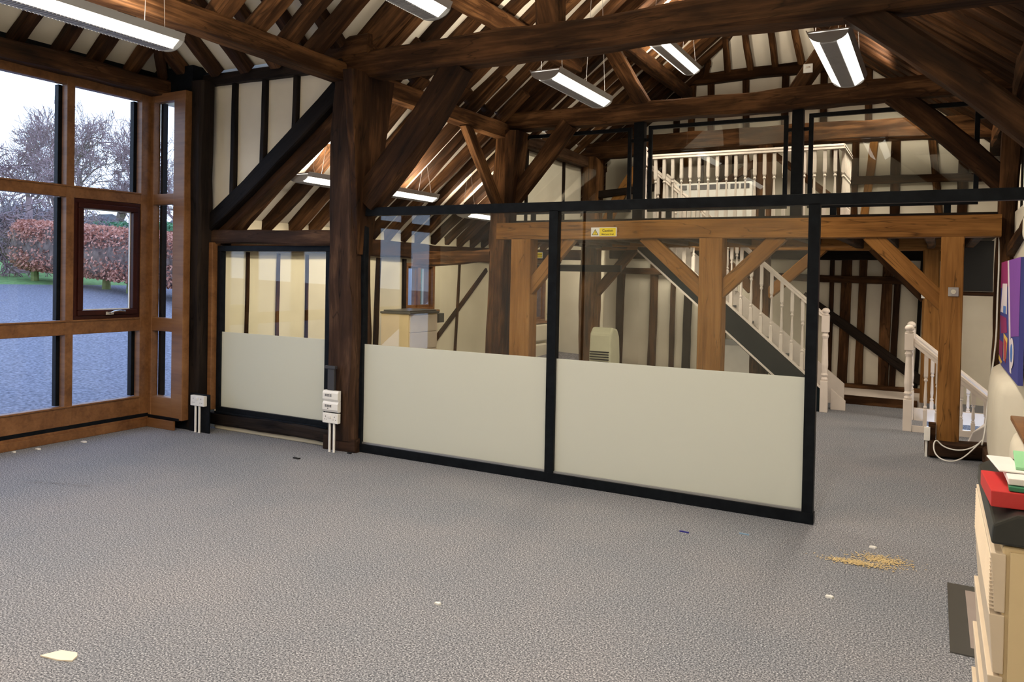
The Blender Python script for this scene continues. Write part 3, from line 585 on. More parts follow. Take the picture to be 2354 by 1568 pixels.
# ------------------------------------------------------------------ stairs and balustrades
BAL = [(0.0, 0.021), (0.03, 0.021)]
def baluster_profile(h):
    s0, s1 = 0.22 * h, 0.70 * h    # turned section between square blocks
    m_ = s1 - s0
    return [(0.013, s0), (0.019, s0 + .02 * m_), (0.013, s0 + .06 * m_), (0.020, s0 + .10 * m_), (0.012, s0 + .15 * m_), (0.017, s0 + .30 * m_),
            (0.014, s0 + .55 * m_), (0.010, s0 + .82 * m_), (0.020, s0 + .87 * m_), (0.013, s0 + .92 * m_), (0.020, s0 + .96 * m_), (0.014, s1)]
def baluster(x, y, z, h):
    q = MB(); a = 0.0195
    q.box(x - a, x + a, y - a, y + a, z, z + 0.23 * h); q.lathe(baluster_profile(h), (x, y, z), 10); q.box(x - a, x + a, y - a, y + a, z + 0.69 * h, z + h)
    return q
def newel(x, y, z, h, lab):
    t = thing('newel_post', lab, 'post', (x, y, z)); a = 0.043
    q = MB(); q.box(-a, a, -a, a, 0, 0.30 * h); q.lathe([(0.034, .30 * h), (.042, .315 * h), (.030, .335 * h), (.042, .355 * h), (.033, .375 * h), (.040, .45 * h), (.030, .70 * h), (.042, .73 * h), (.030, .75 * h), (.036, .77 * h)], n=14)
    q.box(-a, a, -a, a, .765 * h, .925 * h)
    q.build('newel_shaft', M['paint'], t, bevel=0.004)
    q = MB(); z0 = .925 * h; r = 0.043
    q.lathe([(0.030, z0), (0.046, z0 + .008), (0.028, z0 + .02), (0.030, z0 + .026), (.042, z0 + .036), (.046, z0 + .052), (.042, z0 + .068), (.030, z0 + .082), (.010, z0 + .09)], n=16)
    q.build('ball_finial', M['paint'], t, smooth=True); return t
def rail_mesh(p0, p1, w_=0.06, h_=0.055):
    p0 = Vector(p0); p1 = Vector(p1); d = (p1 - p0).normalized(); s = Vector((0, 0, 1)).cross(d).normalized(); u = d.cross(s)
    pr = [(-.5, -.5), (.5, -.5), (.42, -.1), (.5, .1), (.42, .42), (.2, .5), (-.2, .5), (-.42, .42), (-.5, .1), (-.42, -.1)]
    n = len(pr); vs = [p + s * (a * w_) + u * (b * h_) for p in (p0, p1) for a, b in pr]
    return MB().add([tuple(v) for v in vs], [tuple(range(n))[::-1], tuple(range(n, 2 * n))] + [(i, (i + 1) % n, n + (i + 1) % n, n + i) for i in range(n)])
SL = 0.86
def zs(x): return 0.42 + SL * (-1.345 - x)      # top edge of the front string
st = thing('staircase', 'straight staircase with slate blue string and cream balusters rising left to the mezzanine', 'staircase', (-1.15, 10.07, 0.0))
xt = -3.55
q = MB()
def strip(mb, xa, xb, fa, fb, y0, y1):   # band between two sloped lines offset fa..fb from the string top
    mb.prism([(xa, zs(xa) + fa), (xb, zs(xb) + fa), (xb, zs(xb) + fb), (xa, zs(xa) + fb)], 'y', y0, y1)
q.prism([(-1.20, 0.0), (-1.20, zs(-1.20)), (xt, zs(xt)), (xt, zs(xt) - 0.36), (-1.32, 0.0)], 'y', 10.05, 10.09); part('front_string', q, M['string'], st)
q = MB(); strip(q, -1.19, xt, -0.005, 0.028, 10.035, 10.105); strip(q, -1.30, xt, -0.375, -0.345, 10.04, 10.10); part('string_capping', q, M['paint'], st)
q = MB(); q.prism([(-1.0, 0.0), (-1.0, 0.26), (xt, zs(xt) + 0.10), (xt, zs(xt) - 0.30), (-1.25, 0.0)], 'y', 10.86, 10.90); part('wall_string', q, M['paint'], st)
n = 11; rise = 2.26 / n; go = rise / SL; xs0 = -1.22
for i in range(n - 1):
    q = MB(); xa = xs0 - i * go
    q.box(xa - go - 0.02, xa + 0.02, 10.09, 10.86, (i + 1) * rise - 0.03, (i + 1) * rise); q.box(xa - 0.02, xa, 10.09, 10.86, i * rise, (i + 1) * rise - 0.03)
    part('stair_tread', q, M['stair_carpet'], st)
p = part('handrail', rail_mesh((-1.17, 10.07, zs(-1.17) + 0.90), (-3.42, 10.07, zs(-3.42) + 0.90)), M['paint'], st)
part('handrail', rail_mesh((-2.35, 10.84, zs(-2.35) + 0.86), (-3.42, 10.84, zs(-3.42) + 0.86)), M['paint'], st)
x_ = -1.29
while x_ > -3.4:
    part('baluster', baluster(x_, 10.07, zs(x_) + 0.01, 0.885), M['paint'], st); x_ -= 0.125
x_ = -2.4
while x_ > -3.4:
    part('baluster', baluster(x_, 10.84, zs(x_) + 0.10, 0.76), M['paint'], st); x_ -= 0.125
newel(-1.151, 10.07, 0.0, 1.27, 'cream newel post with ball finial at the foot of the staircase')
tag(MB().prism([(-1.10, 0), (-0.93, 0), (-0.93, 0.12), (-1.10, 0.26)], 'y', 10.30, 10.34).build('stair_toe', M['paint'], bevel=0.004), 'small cream angled board beside the foot of the stairs', 'board')

gd = thing('balustrade', 'cream balustrade round the stair opening upstairs, in front of the heater', 'balustrade', (-2.2, 10.0, 2.26))
part('handrail', rail_mesh((-3.40, 9.985, 3.20), (-0.985, 9.985, 3.20), 0.065, 0.06), M['paint'], gd)
part('handrail', rail_mesh((-1.0, 9.96, 3.20), (-1.0, 10.92, 3.20), 0.065, 0.06), M['paint'], gd)
part('base_rail', MB().box(-3.40, -0.97, 9.96, 10.01, 2.26, 2.30), M['paint'], gd)
part('base_rail', MB().box(-1.02, -0.97, 10.01, 10.92, 2.26, 2.30), M['paint'], gd)
x_ = -3.30
while x_ < -0.98:
    part('baluster', baluster(x_, 9.985, 2.30, 0.875), M['paint'], gd); x_ += 0.117
for yv in (10.1, 10.21, 10.32, 10.43, 10.54, 10.65, 10.76, 10.87): part('baluster', baluster(-1.0, yv, 2.30, 0.875), M['paint'], gd)
newel(-3.46, 9.985, 2.26, 1.08, 'cream newel post with ball at the top of the stairs')

# balustrade going down on the right
b2 = thing('balustrade', 'cream balustrade sloping down to the right behind the dimmer post', 'balustrade', (0.3, 9.33, 0.0))
def zh(x): return 0.93 - 0.83 * (x + 0.144)
for yv in (9.33, 10.12):
    part('handrail', rail_mesh((-0.20, yv, zh(-0.20)), (0.85, yv, zh(0.85)), 0.06, 0.065), M['paint'], b2)
for yv, xs_ in ((9.33, (-0.06, 0.05, 0.16, 0.27, 0.38, 0.49)), (10.12, (0.0, 0.12, 0.24, 0.36))):
    for x_ in xs_:
        zb = min(0.06, zh(x_) - 0.45)
        part('baluster', baluster(x_, yv, zb, zh(x_) - 0.02 - zb), M['paint'], b2)
part('base_rail', MB().box(-0.18, 0.9, 9.30, 9.36, 0.0, 0.06), M['paint'], b2)
part('base_rail', MB().box(-0.18, 0.9, 10.09, 10.15, 0.0, 0.14), M['paint'], b2)
newel(-0.226, 9.33, 0.0, 1.135, 'cream newel post with ball finial at the head of the descending stairs')
newel(-0.226, 10.12, 0.0, 1.135, 'second cream newel post, hidden behind the one at the descending stairs')
tag(box('black_boxing', 0.22, 0.60, 10.7, 11.0, 1.50, 2.10, M['hole']), 'black boxed bulkhead below the mezzanine beside the right post', 'boxing')
timber('small_rail', (0.10, 10.75, 1.47), (0.62, 10.75, 1.47), 0.06, 0.05, 'old', 'thin dark rail under the black bulkhead', 'rail', wob=0.003)

# ------------------------------------------------------------------ heaters, cooler, cabinets
t = thing('convector_heater', 'white convector heater with dark top grille upstairs behind the balustrade', 'heater', (-2.72, 10.78, 2.38))
q = MB().box(-3.25, -2.20, 10.74, 10.84, 2.40, 2.92); part('heater_body', q, M['white'], t, 0.01)
for i in range(7): part('grille', MB().box(-3.20 + i * .143, -3.09 + i * .143, 10.733, 10.742, 2.83, 2.895), M['grille'], t)
part('foot', MB().box(-3.1, -3.02, 10.74, 10.84, 2.26, 2.40), M['white'], t); part('foot', MB().box(-2.4, -2.32, 10.74, 10.84, 2.26, 2.40), M['white'], t)
t = thing('storage_heater', 'low cream storage heater on the floor behind the staircase', 'heater', (-2.45, 11.6, 0.0))
part('heater_body', MB().box(-2.80, -2.30, 11.55, 11.70, 0.15, 0.66), M['white'], t, 0.01); part('top_grille', MB().box(-2.80, -2.30, 11.54, 11.70, 0.62, 0.70), M['alu'], t)
part('foot', MB().box(-2.78, -2.7, 11.56, 11.68, 0.11, 0.15), M['hole'], t); part('foot', MB().box(-2.4, -2.32, 11.56, 11.68, 0.11, 0.15), M['hole'], t)
t = thing('air_cooler', 'rounded cream portable air conditioner behind the frosted glass under the mezzanine', 'air conditioner', (-4.05, 10.2, 0.0))
q = MB(); prof = [(10.02, 0.03), (10.38, 0.03), (10.40, 0.45), (10.36, 0.75), (10.28, 0.86), (10.12, 0.885), (10.03, 0.80), (10.00, 0.5)]
q.prism(prof, 'x', -4.22, -3.90); part('cooler_body', q, flat('pale_cream_plastic', (0.66, 0.64, 0.46), 0.3), t, 0.03)
q = MB()
for i in range(5): q.box(-4.20, -3.92, 9.99, 10.02, 0.40 + i * .035, 0.415 + i * .035)
part('air_slot', q, M['hole'], t)
for xx in (-4.19, -3.95): part('castor', MB().box(xx, xx + .03, 10.1, 10.14, 0, .04), M['hole'], t)

def cabinet(t, x0, x1, y0, y1, H, face, nd_, lidm, serr):
    q = MB()
    q.box(x0 + 0.012, x1, y0, y1, 0.0, H) if face == 'x-' else q.box(x0, x1 - 0.012, y0, y1, 0.0, H)
    part('carcass', q, M['cream'], t, 0.003)
    for i in range(nd_):
        a = 0.02 + i * (H - 0.03) / nd_; b = a + (H - 0.03) / nd_ - 0.006; top = (i == nd_ - 1)
        if face == 'x-':
            q = MB().prism([(x0 + 0.018, a), (x0 - 0.001, a), (x0 - 0.010, b), (x0 + 0.018, b)], 'y', y0 - 0.006, y1)
            if serr and top:
                for j in range(14): z_ = a + 0.006 + j * (b - a - 0.01) / 14; q.prism([(x0 - 0.013, z_), (x0 + 0.0, z_ + 0.003), (x0 + 0.0, z_ - 0.003)], 'y', y0 - 0.006, y1)
        else:
            q = MB().box(x1 - 0.012, x1 + 0.004, y0 + 0.01, y1 - 0.01, a, b)
        part('drawer_front', q, M['cream_face'], t, 0.002)
t = thing('metal_cabinet', 'cream drawer cabinet at the right edge of the picture carrying a black tray', 'cabinet', (0.35, 2.2, 0.0))
cabinet(t, 0.125, 0.60, 1.90, 2.52, 1.055, 'x-', 8, None, True)
part('side_panel', MB().box(0.150, 0.598, 1.893, 1.90, 0.02, 1.045), M['cream'], t, 0.001)
t = thing('plastic_tray', 'black perforated plastic tray upturned on top of the near cream cabinet', 'tray', (0.35, 2.2, 1.056))
q = MB().prism([(0.115, 1.058), (0.60, 1.058), (0.60, 1.125), (0.16, 1.125), (0.118, 1.10)], 'y', 1.89, 2.50); part('tray_body', q, M['tray'], t, 0.006)
q = MB()
for i in range(12):
    for j in range(6): q.box(0.20 + i * .016, 0.206 + i * .016, 1.91 + j * .014, 1.916 + j * .014, 1.1245, 1.1262)
part('perforation', q, M['hole'], t)
def sheet(name, lab, cat, cx, cy, z, w_, d_, h_, rz, m, bev=0.002):
    o = MB().box(cx - w_ / 2, cx + w_ / 2, cy - d_ / 2, cy + d_ / 2, z, z + h_).build(name, m, bevel=bev); o.rotation_euler = (0, 0, rz); return tag(o, lab, cat)
sheet('document_wallet', 'thick red card wallet lowest in the pile on the black tray', 'folder', 0.280, 2.035, 1.127, 0.34, 0.20, 0.034, 0.05, M['red'])
sheet('ring_folder', 'dark green folder on the red wallet', 'folder', 0.330, 2.025, 1.162, 0.36, 0.19, 0.010, -0.03, M['green'])
sheet('paper_stack', 'stack of white papers between the dark green folder and pale green booklet', 'papers', 0.330, 2.05, 1.173, 0.37, 0.20, 0.014, 0.02, M['paper'])
sheet('plastic_sleeve', 'crumpled clear white sleeve sticking out left of the paper stack', 'sleeve', 0.150, 2.08, 1.188, 0.05, 0.16, 0.004, 0.1, M['white'])
t = thing('booklet', 'pale green booklet with black title on top of the paper pile', 'booklet', (0.340, 2.11, 1.1925), -0.05)
MB().box(-.17, .17, -.10, .10, 0, .006).build('cover', M['lgreen'], t, bevel=0.001)
q = MB(); rr = random.Random(3)
xx = -0.11
while xx < 0.02: w_ = rr.uniform(.006, .014); q.box(xx, xx + w_, 0.02 + rr.uniform(-.003, 0), 0.032 + rr.uniform(-.002, .002), .006, .0068); xx += w_ + .003
q.box(-.10, -.04, -.015, -.012, .006, .0068); q.build('title_print', M['ink'], t)

t = thing('metal_cabinet', 'cream drawer cabinet with dark grey lid seen through the left partition pane', 'cabinet', (-5.77, 7.9, 0.0))
cabinet(t, -5.99, -5.56, 7.62, 8.22, 1.09, 'x+', 5, None, False)
q = MB(); q.box(-6.0, -5.545, 7.61, 8.24, 1.09, 1.115); q.box(-5.97, -5.57, 7.64, 8.21, 1.115, 1.135); part('lid', q, M['greylid'], t, 0.004)
box_black = tag(box('small_speaker', -6.28, -6.12, 9.05, 9.22, 0.90, 1.03, M['tray'], bevel=0.006), 'small black box on the wall below the casement window', 'box')

# ------------------------------------------------------------------ sockets and fittings
def socket_panel(t, x0, x1, y, z0, z1, dep=0.04):
    part('back_box', MB().box(x0, x1, y, y + dep, z0, z1), M['white'], t, 0.004)
    cx = (x0 + x1) / 2
    part('rocker_switch', MB().box(cx - .022, cx + .012, y - .006, y, z1 - .040, z1 - .018), M['white'], t, 0.001)
    q = MB()
    for s in (-1, 1):
        c = cx + s * (x1 - x0) * .29
        q.box(c - .003, c + .003, y - .001, y + .004, z1 - .034, z1 - .024); q.box(c - .016, c - .010, y - .001, y + .004, z0 + .030, z0 + .035); q.box(c + .010, c + .016, y - .001, y + .004, z0 + .030, z0 + .035)
    part('pin_hole', q, M['hole'], t)
def conduit(t, x, y, z0, z1): part('conduit', MB().tube([(x, y, z1), (x, y, z0 + 0.03), (x + .004, y - .004, z0)], 0.011, 10), M['white'], t, smooth=False)
t = thing('double_socket', 'white double socket on the black corner post with two conduits to the floor', 'socket', (-6.26, 5.14, 0.0))
socket_panel(t, -6.36, -6.17, 5.135, 0.262, 0.362); conduit(t, -6.30, 5.15, 0.0, 0.262); conduit(t, -6.245, 5.15, 0.0, 0.262)
part('mounting_board', MB().box(-6.42, -6.14, 5.175, 5.19, 0.0, 0.375), M['steel'], t)
t = thing('double_socket', 'white double socket below the two data boxes on the knotty post', 'socket', (-4.645, 5.22, 0.0))
socket_panel(t, -4.735, -4.56, 5.215, 0.258, 0.345); conduit(t, -4.665, 5.235, 0.0, 0.26); conduit(t, -4.615, 5.235, 0.0, 0.26)
for z0, z1, lab in ((0.450, 0.545, 'upper white data outlet box on the knotty post'), (0.356, 0.449, 'lower white data outlet box on the knotty post')):
    t = thing('data_outlet', lab, 'socket', (-4.645, 5.22, z0))
    q = MB().prism([(5.255, z0), (5.225, z0), (5.212, z0 + .02), (5.212, z1 - .02), (5.225, z1), (5.255, z1)], 'x', -4.735, -4.56); part('back_box', q, M['white'], t, 0.002)
    q = MB()
    for j in range(3): q.box(-4.705 + j * .027, -4.685 + j * .027, 5.209, 5.213, z0 + .045, z0 + .051); q.box(-4.705 + j * .027, -4.685 + j * .027, 5.209, 5.213, z0 + .055, z0 + .064)
    if z0 < 0.4: q.box(-4.675, -4.666, 5.209, 5.213, z0 + .028, z0 + .037)
    part('label_slot', q, M['grille'], t)
t = thing('cable_trunking', 'short dark grey trunking above the data boxes on the knotty post', 'trunking', (-4.66, 5.24, 0.545))
q = MB(); q.box(-4.70, -4.625, 5.235, 5.26, 0.545, 0.74); q.box(-4.725, -4.61, 5.225, 5.26, 0.735, 0.762); part('trunking_body', q, M['grey_trunk'], t, 0.003)
t = thing('dimmer_switch', 'square grey dimmer switch with round knob on the right oak post', 'switch', (0.150, 8.125, 1.475))
part('plate', MB().box(0.108, 0.192, 8.128, 8.14, 1.475, 1.558), M['alu'], t, 0.002)
k_ = MB().tube([(0.150, 8.128, 1.517), (0.150, 8.108, 1.517)], 0.021, 18); part('knob', k_, M['chrome'], t)
tag(box('junction_box', -0.145, -0.105, 10.85, 10.88, 1.40, 1.50, M['white'], bevel=0.003), 'small white junction box on the back right post', 'box')
t = thing('trunking_box', 'small white trunking box at the foot of the right oak post', 'box', (-0.03, 8.05, 0.0))
part('box_body', MB().box(-0.055, -0.005, 8.03, 8.09, 0.15, 0.27), M['white'], t, 0.003); part('trunking', MB().box(-0.045, -0.025, 8.05, 8.08, 0.0, 0.15), M['white'], t)
t = thing('motion_sensor', 'white square sensor on the leaning strut beside the right pendant light', 'sensor', (-1.02, 8.33, 3.75))
part('plate', MB().box(-1.225, -1.135, 8.335, 8.352, 3.70, 3.79), M['white'], t, 0.004); part('lens', MB().lathe([(0.0, 0), (0.024, 0.0), (0.022, 0.014), (0.0, 0.016)], (-1.18, 8.33, 3.745), 12), M['paint'], t)
# white cables
def cable(name, pts, r, lab, m='white'):
    cu = D.curves.new(name, 'CURVE'); cu.dimensions = '3D'; cu.bevel_depth = r; cu.bevel_resolution = 2
    s = cu.splines.new('NURBS'); s.points.add(len(pts) - 1)
    for p_, q_ in zip(s.points, pts): p_.co = (*q_, 1)
    s.use_endpoint_u = True; s.order_u = 4
    cu.materials.append(M[m]); o = D.objects.new(name, cu); link(o); return tag(to_mesh(o), lab, 'cable')
cable('cable', [(0.50, 8.34, 2.1), (0.515, 8.34, 1.8), (0.50, 8.33, 1.45), (0.51, 8.33, 1.1), (0.47, 8.30, 0.75), (0.44, 8.25, 0.45), (0.43, 8.15, 0.25), (0.40, 8.05, 0.16)], 0.007, 'white cable hanging down the dark leaning post')
cable('cable', [(0.42, 8.15, 0.2), (0.38, 8.06, 0.16), (0.28, 7.98, 0.10), (0.15, 7.99, 0.10), (0.08, 8.0, 0.13), (0.05, 8.0, 0.18), (0.02, 7.97, 0.15), (0.03, 7.92, 0.05), (0.12, 7.86, 0.01), (0.22, 7.90, 0.02), (0.30, 7.97, 0.08), (0.40, 8.05, 0.2)], 0.006, 'loop of white cable lying in front of the right oak post')
tag(MB().tube([(0.605, 7.2, 2.2), (0.605, 7.2, 3.3)], 0.018, 8).build('conduit_pipe', M['white']), 'vertical pale conduit high on the right wall', 'conduit')

# ------------------------------------------------------------------ caution signs
def sign(lab, x0, x1, z0, z1, y):
    t = thing('caution_sign', lab, 'sign', ((x0 + x1) / 2, y, z0)); W = x1 - x0; H = z1 - z0; L_ = t.location
    part('sign_plate', MB().box(x0, x1, y - .004, y, z0, z1), M['white'], t, 0.0008)
    part('yellow_panel', MB().box(x0 + W * .335, x1 - W * .03, y - .0055, y - .004, z0 + H * .06, z1 - H * .06), M['yellow'], t)
    cx = x0 + W * .165; b = z0 + H * .14; hh = H * .68; hw = W * .135
    part('warning_triangle', MB().prism([(cx - hw, b), (cx + hw, b), (cx, b + hh)], 'y', y - .0052, y - .004), M['ink'], t)
    part('triangle_fill', MB().prism([(cx - hw * .74, b + hh * .1), (cx + hw * .74, b + hh * .1), (cx, b + hh * .82)], 'y', y - .0058, y - .0052), M['yellow'], t)
    q = MB(); q.box(cx - W * .009, cx + W * .009, y - .0064, y - .0058, b + hh * .30, b + hh * .62); q.box(cx - W * .009, cx + W * .009, y - .0064, y - .0058, b + hh * .17, b + hh * .24); part('exclamation_mark', q, M['ink'], t)
    for txt, fz, sz in (('Caution', .52, .40), ('Mind your head', .17, .225)):
        cu = D.curves.new('lettering', 'FONT'); cu.body = txt; cu.size = H * sz; cu.align_x = 'CENTER'; cu.extrude = .0003; cu.materials.append(M['ink']); cu.offset = 0.0006
        o = D.objects.new('lettering', cu); link(o, t); o.location = (x0 + W * .655 - L_.x, y - .0058 - L_.y, z0 + H * fz - L_.z); o.rotation_euler = (math.pi / 2, 0, 0); to_mesh(o)
sign('yellow and white caution mind your head sign on the mezzanine beam', -3.432, -3.125, 2.045, 2.146, OF - 0.102)
sign('second caution sign under the mezzanine, right of the left oak post', -5.60, -5.39, 1.86, 1.955, 10.86)
timber('floor_beam', (-6.2, 10.97, 1.92), (-4.75, 10.97, 1.92), 0.12, 0.16, 'old', 'dark beam in the aisle with a second caution sign on it', 'beam', wob=0.008)
tag(box('steel_bar', -6.2, -4.0, 10.60, 10.66, 1.66, 1.76, M['steel']), 'black bar under the mezzanine behind the left oak post', 'bar')

# ------------------------------------------------------------------ right wall: picture, sill, bulges
t = thing('canvas_picture', 'purple and blue abstract canvas hung on the right wall', 'picture', (0.55, 6.9, 0.9))
PX = 0.50
part('canvas', MB().box(PX, PX + 0.03, 6.15, 7.86, 0.92, 1.78), flat('blue_canvas', (0.05, 0.06, 0.28), 0.6), t, 0.002)
def flatpoly(pts, d): return MB().prism([(y_, z_) for y_, z_ in pts], 'x', PX - d - .0006, PX - d)
cols = dict(mag=(0.28, 0.03, 0.14), pur=(0.20, 0.07, 0.36), whi=(0.72, 0.66, 0.72), bl=(0.08, 0.20, 0.55), yel=(0.8, 0.55, 0.12), red=(0.45, 0.06, 0.08), nav=(0.03, 0.07, 0.30))
cm = {k: flat('canvas_' + k, v, 0.6) for k, v in cols.items()}
for nm, c, d, pts in [('painted_shape', 'pur', .001, [(6.15, 1.78), (7.1, 1.78), (6.9, 1.2), (6.15, 1.25)]), ('painted_shape', 'mag', .001, [(7.86, 1.78), (7.15, 1.78), (7.1, 1.58), (7.86, 1.56)]),
                      ('painted_shape', 'whi', .002, [(7.2, 1.78), (7.08, 1.78), (6.62, 0.95), (6.76, 0.95)]), ('painted_shape', 'whi', .002, [(7.65, 1.60), (7.2, 1.60), (7.15, 1.36), (7.80, 1.36)]),
                      ('painted_shape', 'bl', .003, [(7.5, 1.42), (7.25, 1.42), (7.25, 1.36), (7.5, 1.36)]), ('painted_shape', 'mag', .001, [(7.86, 1.33), (7.2, 1.33), (7.1, 1.22), (7.7, 1.18)]),
                      ('painted_shape', 'yel', .002, [(7.40, 1.20), (7.02, 1.18), (7.1, 1.02), (7.34, 0.98)]), ('painted_shape', 'red', .003, [(7.34, 1.17), (7.08, 1.14), (7.14, 0.98), (7.30, 1.0)]),
                      ('painted_shape', 'mag', .001, [(7.86, 1.12), (7.45, 1.12), (7.5, 0.98), (7.86, 1.0)]), ('painted_shape', 'yel', .002, [(7.86, 0.99), (7.5, 0.96), (7.6, 0.93), (7.86, 0.95)])]:
    part(nm, flatpoly(pts, d), cm[c], t)
ell = [(6.62 + .17 * math.cos(a * math.pi / 12), 1.10 + .11 * math.sin(a * math.pi / 12)) for a in range(24)]
part('painted_shape', flatpoly(ell, .004), cm['whi'], t)
part('painted_shape', flatpoly([(6.62 + (y_ - 6.62) * .5, 1.10 + (z_ - 1.10) * .6) for y_, z_ in ell], .006), cm['bl'], t)
def bulge(name, y0, y1, z0, z1, dep, lab, m='plaster', x=0.62):
    q = MB(); ny, nz = 14, 12; vs = []; fs = []
    for i in range(ny + 1):
        for j in range(nz + 1):
            u, v = i / ny, j / nz; e = (1 - abs(2 * u - 1) ** 5) * (1 - abs(2 * v - 1) ** 5)
            vs.append((x - dep * (e ** 0.35 if e > 0 else 0), y0 + (y1 - y0) * u, z0 + (z1 - z0) * v))
    for i in range(ny):
        for j in range(nz): a = i * (nz + 1) + j; fs.append((a, a + 1, a + nz + 2, a + nz + 1))
    q.add(vs, fs); o = q.build(name, M[m], D.objects['wall_right'], org=(0, 0, 0), smooth=True); return o
bulge('plaster_panel', 6.5, 8.25, 0.0, 0.94, 0.20, '')
bulge('plaster_panel', 5.2, 6.45, 0.0, 0.62, 0.16, '')
bulge('plaster_panel', 6.0, 7.05, 1.92, 2.12, 0.06, '')
tag(box('wooden_ledge', 0.48, 0.62, 5.45, 6.35, 0.655, 0.69, M['stain'], bevel=0.006), 'narrow stained wooden ledge on the right wall below the picture', 'ledge')
timber('wall_rail', (0.60, 5.5, 2.21), (0.60, 8.3, 1.90), 0.08, 0.10, 'old', 'dark sloping rail in the right wall above the picture', 'rail', wob=0.01)
timber('sill_beam', (0.47, 6.4, 0.06), (0.45, 8.0, 0.08), 0.12, 0.13, 'post', 'worn grey timber along the foot of the right wall', 'beam', wob=0.014)
t = thing('floor_hatch', 'dark recessed hatch with pink grey centre in the carpet by the near cabinet', 'hatch', (0.3, 4.28, 0.0))
part('hatch_frame', MB().box(0.095, 0.60, 3.84, 4.72, 0.0, 0.006), M['greylid'], t); part('hatch_panel', MB().box(0.175, 0.56, 3.92, 4.64, 0.006, 0.008), flat('pink_grey_panel', (0.30, 0.25, 0.23), 0.8), t)
t = thing('crumpled_bag', 'crumpled white and grey paper bag on the floor by the descending stairs', 'bag', (0.42, 8.9, 0.0))
q = MB(); rr = random.Random(5); vs = []
for (a, b, c) in ((-.12, -.1, 0), (.12, -.1, 0), (.12, .1, 0), (-.12, .1, 0), (-.07, -.08, .16), (.10, -.05, .28), (.10, .08, .30), (-.02, .06, .18)): vs.append((0.42 + a, 8.75 + b, c))
q.add(vs, [(0, 3, 2, 1), (4, 5, 6, 7), (0, 1, 5, 4), (1, 2, 6, 5), (2, 3, 7, 6), (3, 0, 4, 7)]); part('bag_body', q, M['paper'], t, 0.01)

# ------------------------------------------------------------------ pendant lights
def pendant(x, y0, y1, z, lab, ztop=None, rose=True, e=20):
    e *= 1.8
    t = thing('pendant_light', lab, 'light', (x, (y0 + y1) / 2, z)); L_ = y1 - y0; h = L_ / 2
    R0 = 0.128; prof = []
    for i in range(13):
        a = math.pi * (i / 12); prof.append((-R0 * math.cos(a), 0.072 - 0.072 * math.sin(a)))
    # housing wings above the diffusers
    q = MB(); q.prism([(-.145, .096), (-.122, .052), (-.116, .058), (-.138, .098)], 'y', -h, h); q.prism([(.145, .096), (.138, .098), (.116, .058), (.122, .052)], 'y', -h, h)
    q.box(-.13, .13, -h, h, .080, .088); q.build('housing', M['alu'], t)
    q = MB(); n_ = int(L_ / .022)
    for i in range(n_): q.box(-.052, .052, -h + .03 + i * (L_ - .06) / n_, -h + .034 + i * (L_ - .06) / n_, -.002, .005)
    q.build('louvre_blade', M['alu'], t)['kind'] = 'stuff'
    for s in (-1, 1):
        q = MB(); q.prism([(s * .122, .052), (s * .056, .004), (s * .052, .014), (s * .116, .060)], 'y', -h + .03, h - .03); q.build('diffuser', M['glow'], t)
    MB().prism([(-.054, .004), (.054, .004), (.054, .012), (-.054, .012)], 'y', -h + .02, h - .02).build('louvre', M['louvre'], t)
    for yy in (-h, h):
        MB().prism(prof, 'y', yy - .006 if yy < 0 else yy, yy if yy < 0 else yy + .006).build('end_cap', M['cap'], t)
    zt = ztop or (zl(x) if x < RX else zr(x)) - 0.02
    for yy in (-h + .12, h - .12):
        q = MB(); q.tube([(-.10, yy, .085), (-.02, yy, zt - z)], .0022, 4); q.tube([(.10, yy, .085), (.02, yy, zt - z)], .0022, 4); q.build('suspension_wire', M['alu'], t)
        if rose:
            MB().lathe([(0.0, -0.035), (.03, -.03), (.045, -.01), (.045, 0.0)], (0, yy, zt - z), 14).build('ceiling_rose', M['white'], t, smooth=True)
    for up, sz, en in ((False, .16, e), (True, .16, e * 1.25)):
        la = D.lights.new('lamp', 'AREA'); la.shape = 'RECTANGLE'; la.size = sz; la.size_y = L_ * .95; la.energy = en; la.color = (1.0, .87, .70)
        o = D.objects.new('lamp', la); link(o, t); o.visible_glossy = False; o.location = (0, 0, .10 if up else -.02); o.rotation_euler = (math.pi, 0, 0) if up else (0, 0, 0)
    return t
pendant(-4.38, 1.95, 3.35, 3.0, 'long lit pendant light at the top left in front of the tall window bay', ztop=5.0)
pendant(-2.83, 2.65, 4.08, 3.2, 'lit pendant light cut by the top edge of the picture')
pendant(-2.85, 5.72, 6.90, 3.2, 'lit pendant light hanging just in front of the brown tie beam, left of centre')
pendant(-0.67, 5.60, 6.98, 3.2, 'lit pendant light at the upper right beside the white sensor')
pendant(-2.82, 8.45, 9.85, 4.2, 'lit pendant light seen between the two tie beams over the mezzanine', rose=True, e=32)
pendant(-5.40, 6.62, 7.78, 2.45, 'slim lit pendant light over the aisle just right of the knotty post', ztop=2.92, e=17)
pendant(-5.42, 5.58, 6.12, 2.45, 'pendant light tip showing left of the knotty post', ztop=2.92, e=8)
pendant(-5.40, 8.55, 9.9, 2.33, 'pale pendant light seen through the top of the partition glass', ztop=2.92, e=9)
EB = 2.0
def area(loc, sx, sy, en, c, rot=(0, 0, 0)):
    en *= EB
    la = D.lights.new('fill_lamp', 'AREA'); la.shape = 'RECTANGLE'; la.size = sx; la.size_y = sy; la.energy = en; la.color = c
    o = D.objects.new('fill_lamp', la); link(o); o.visible_glossy = False; o.location = loc; o.rotation_euler = rot; return o
WARM = (1.0, .86, .68)
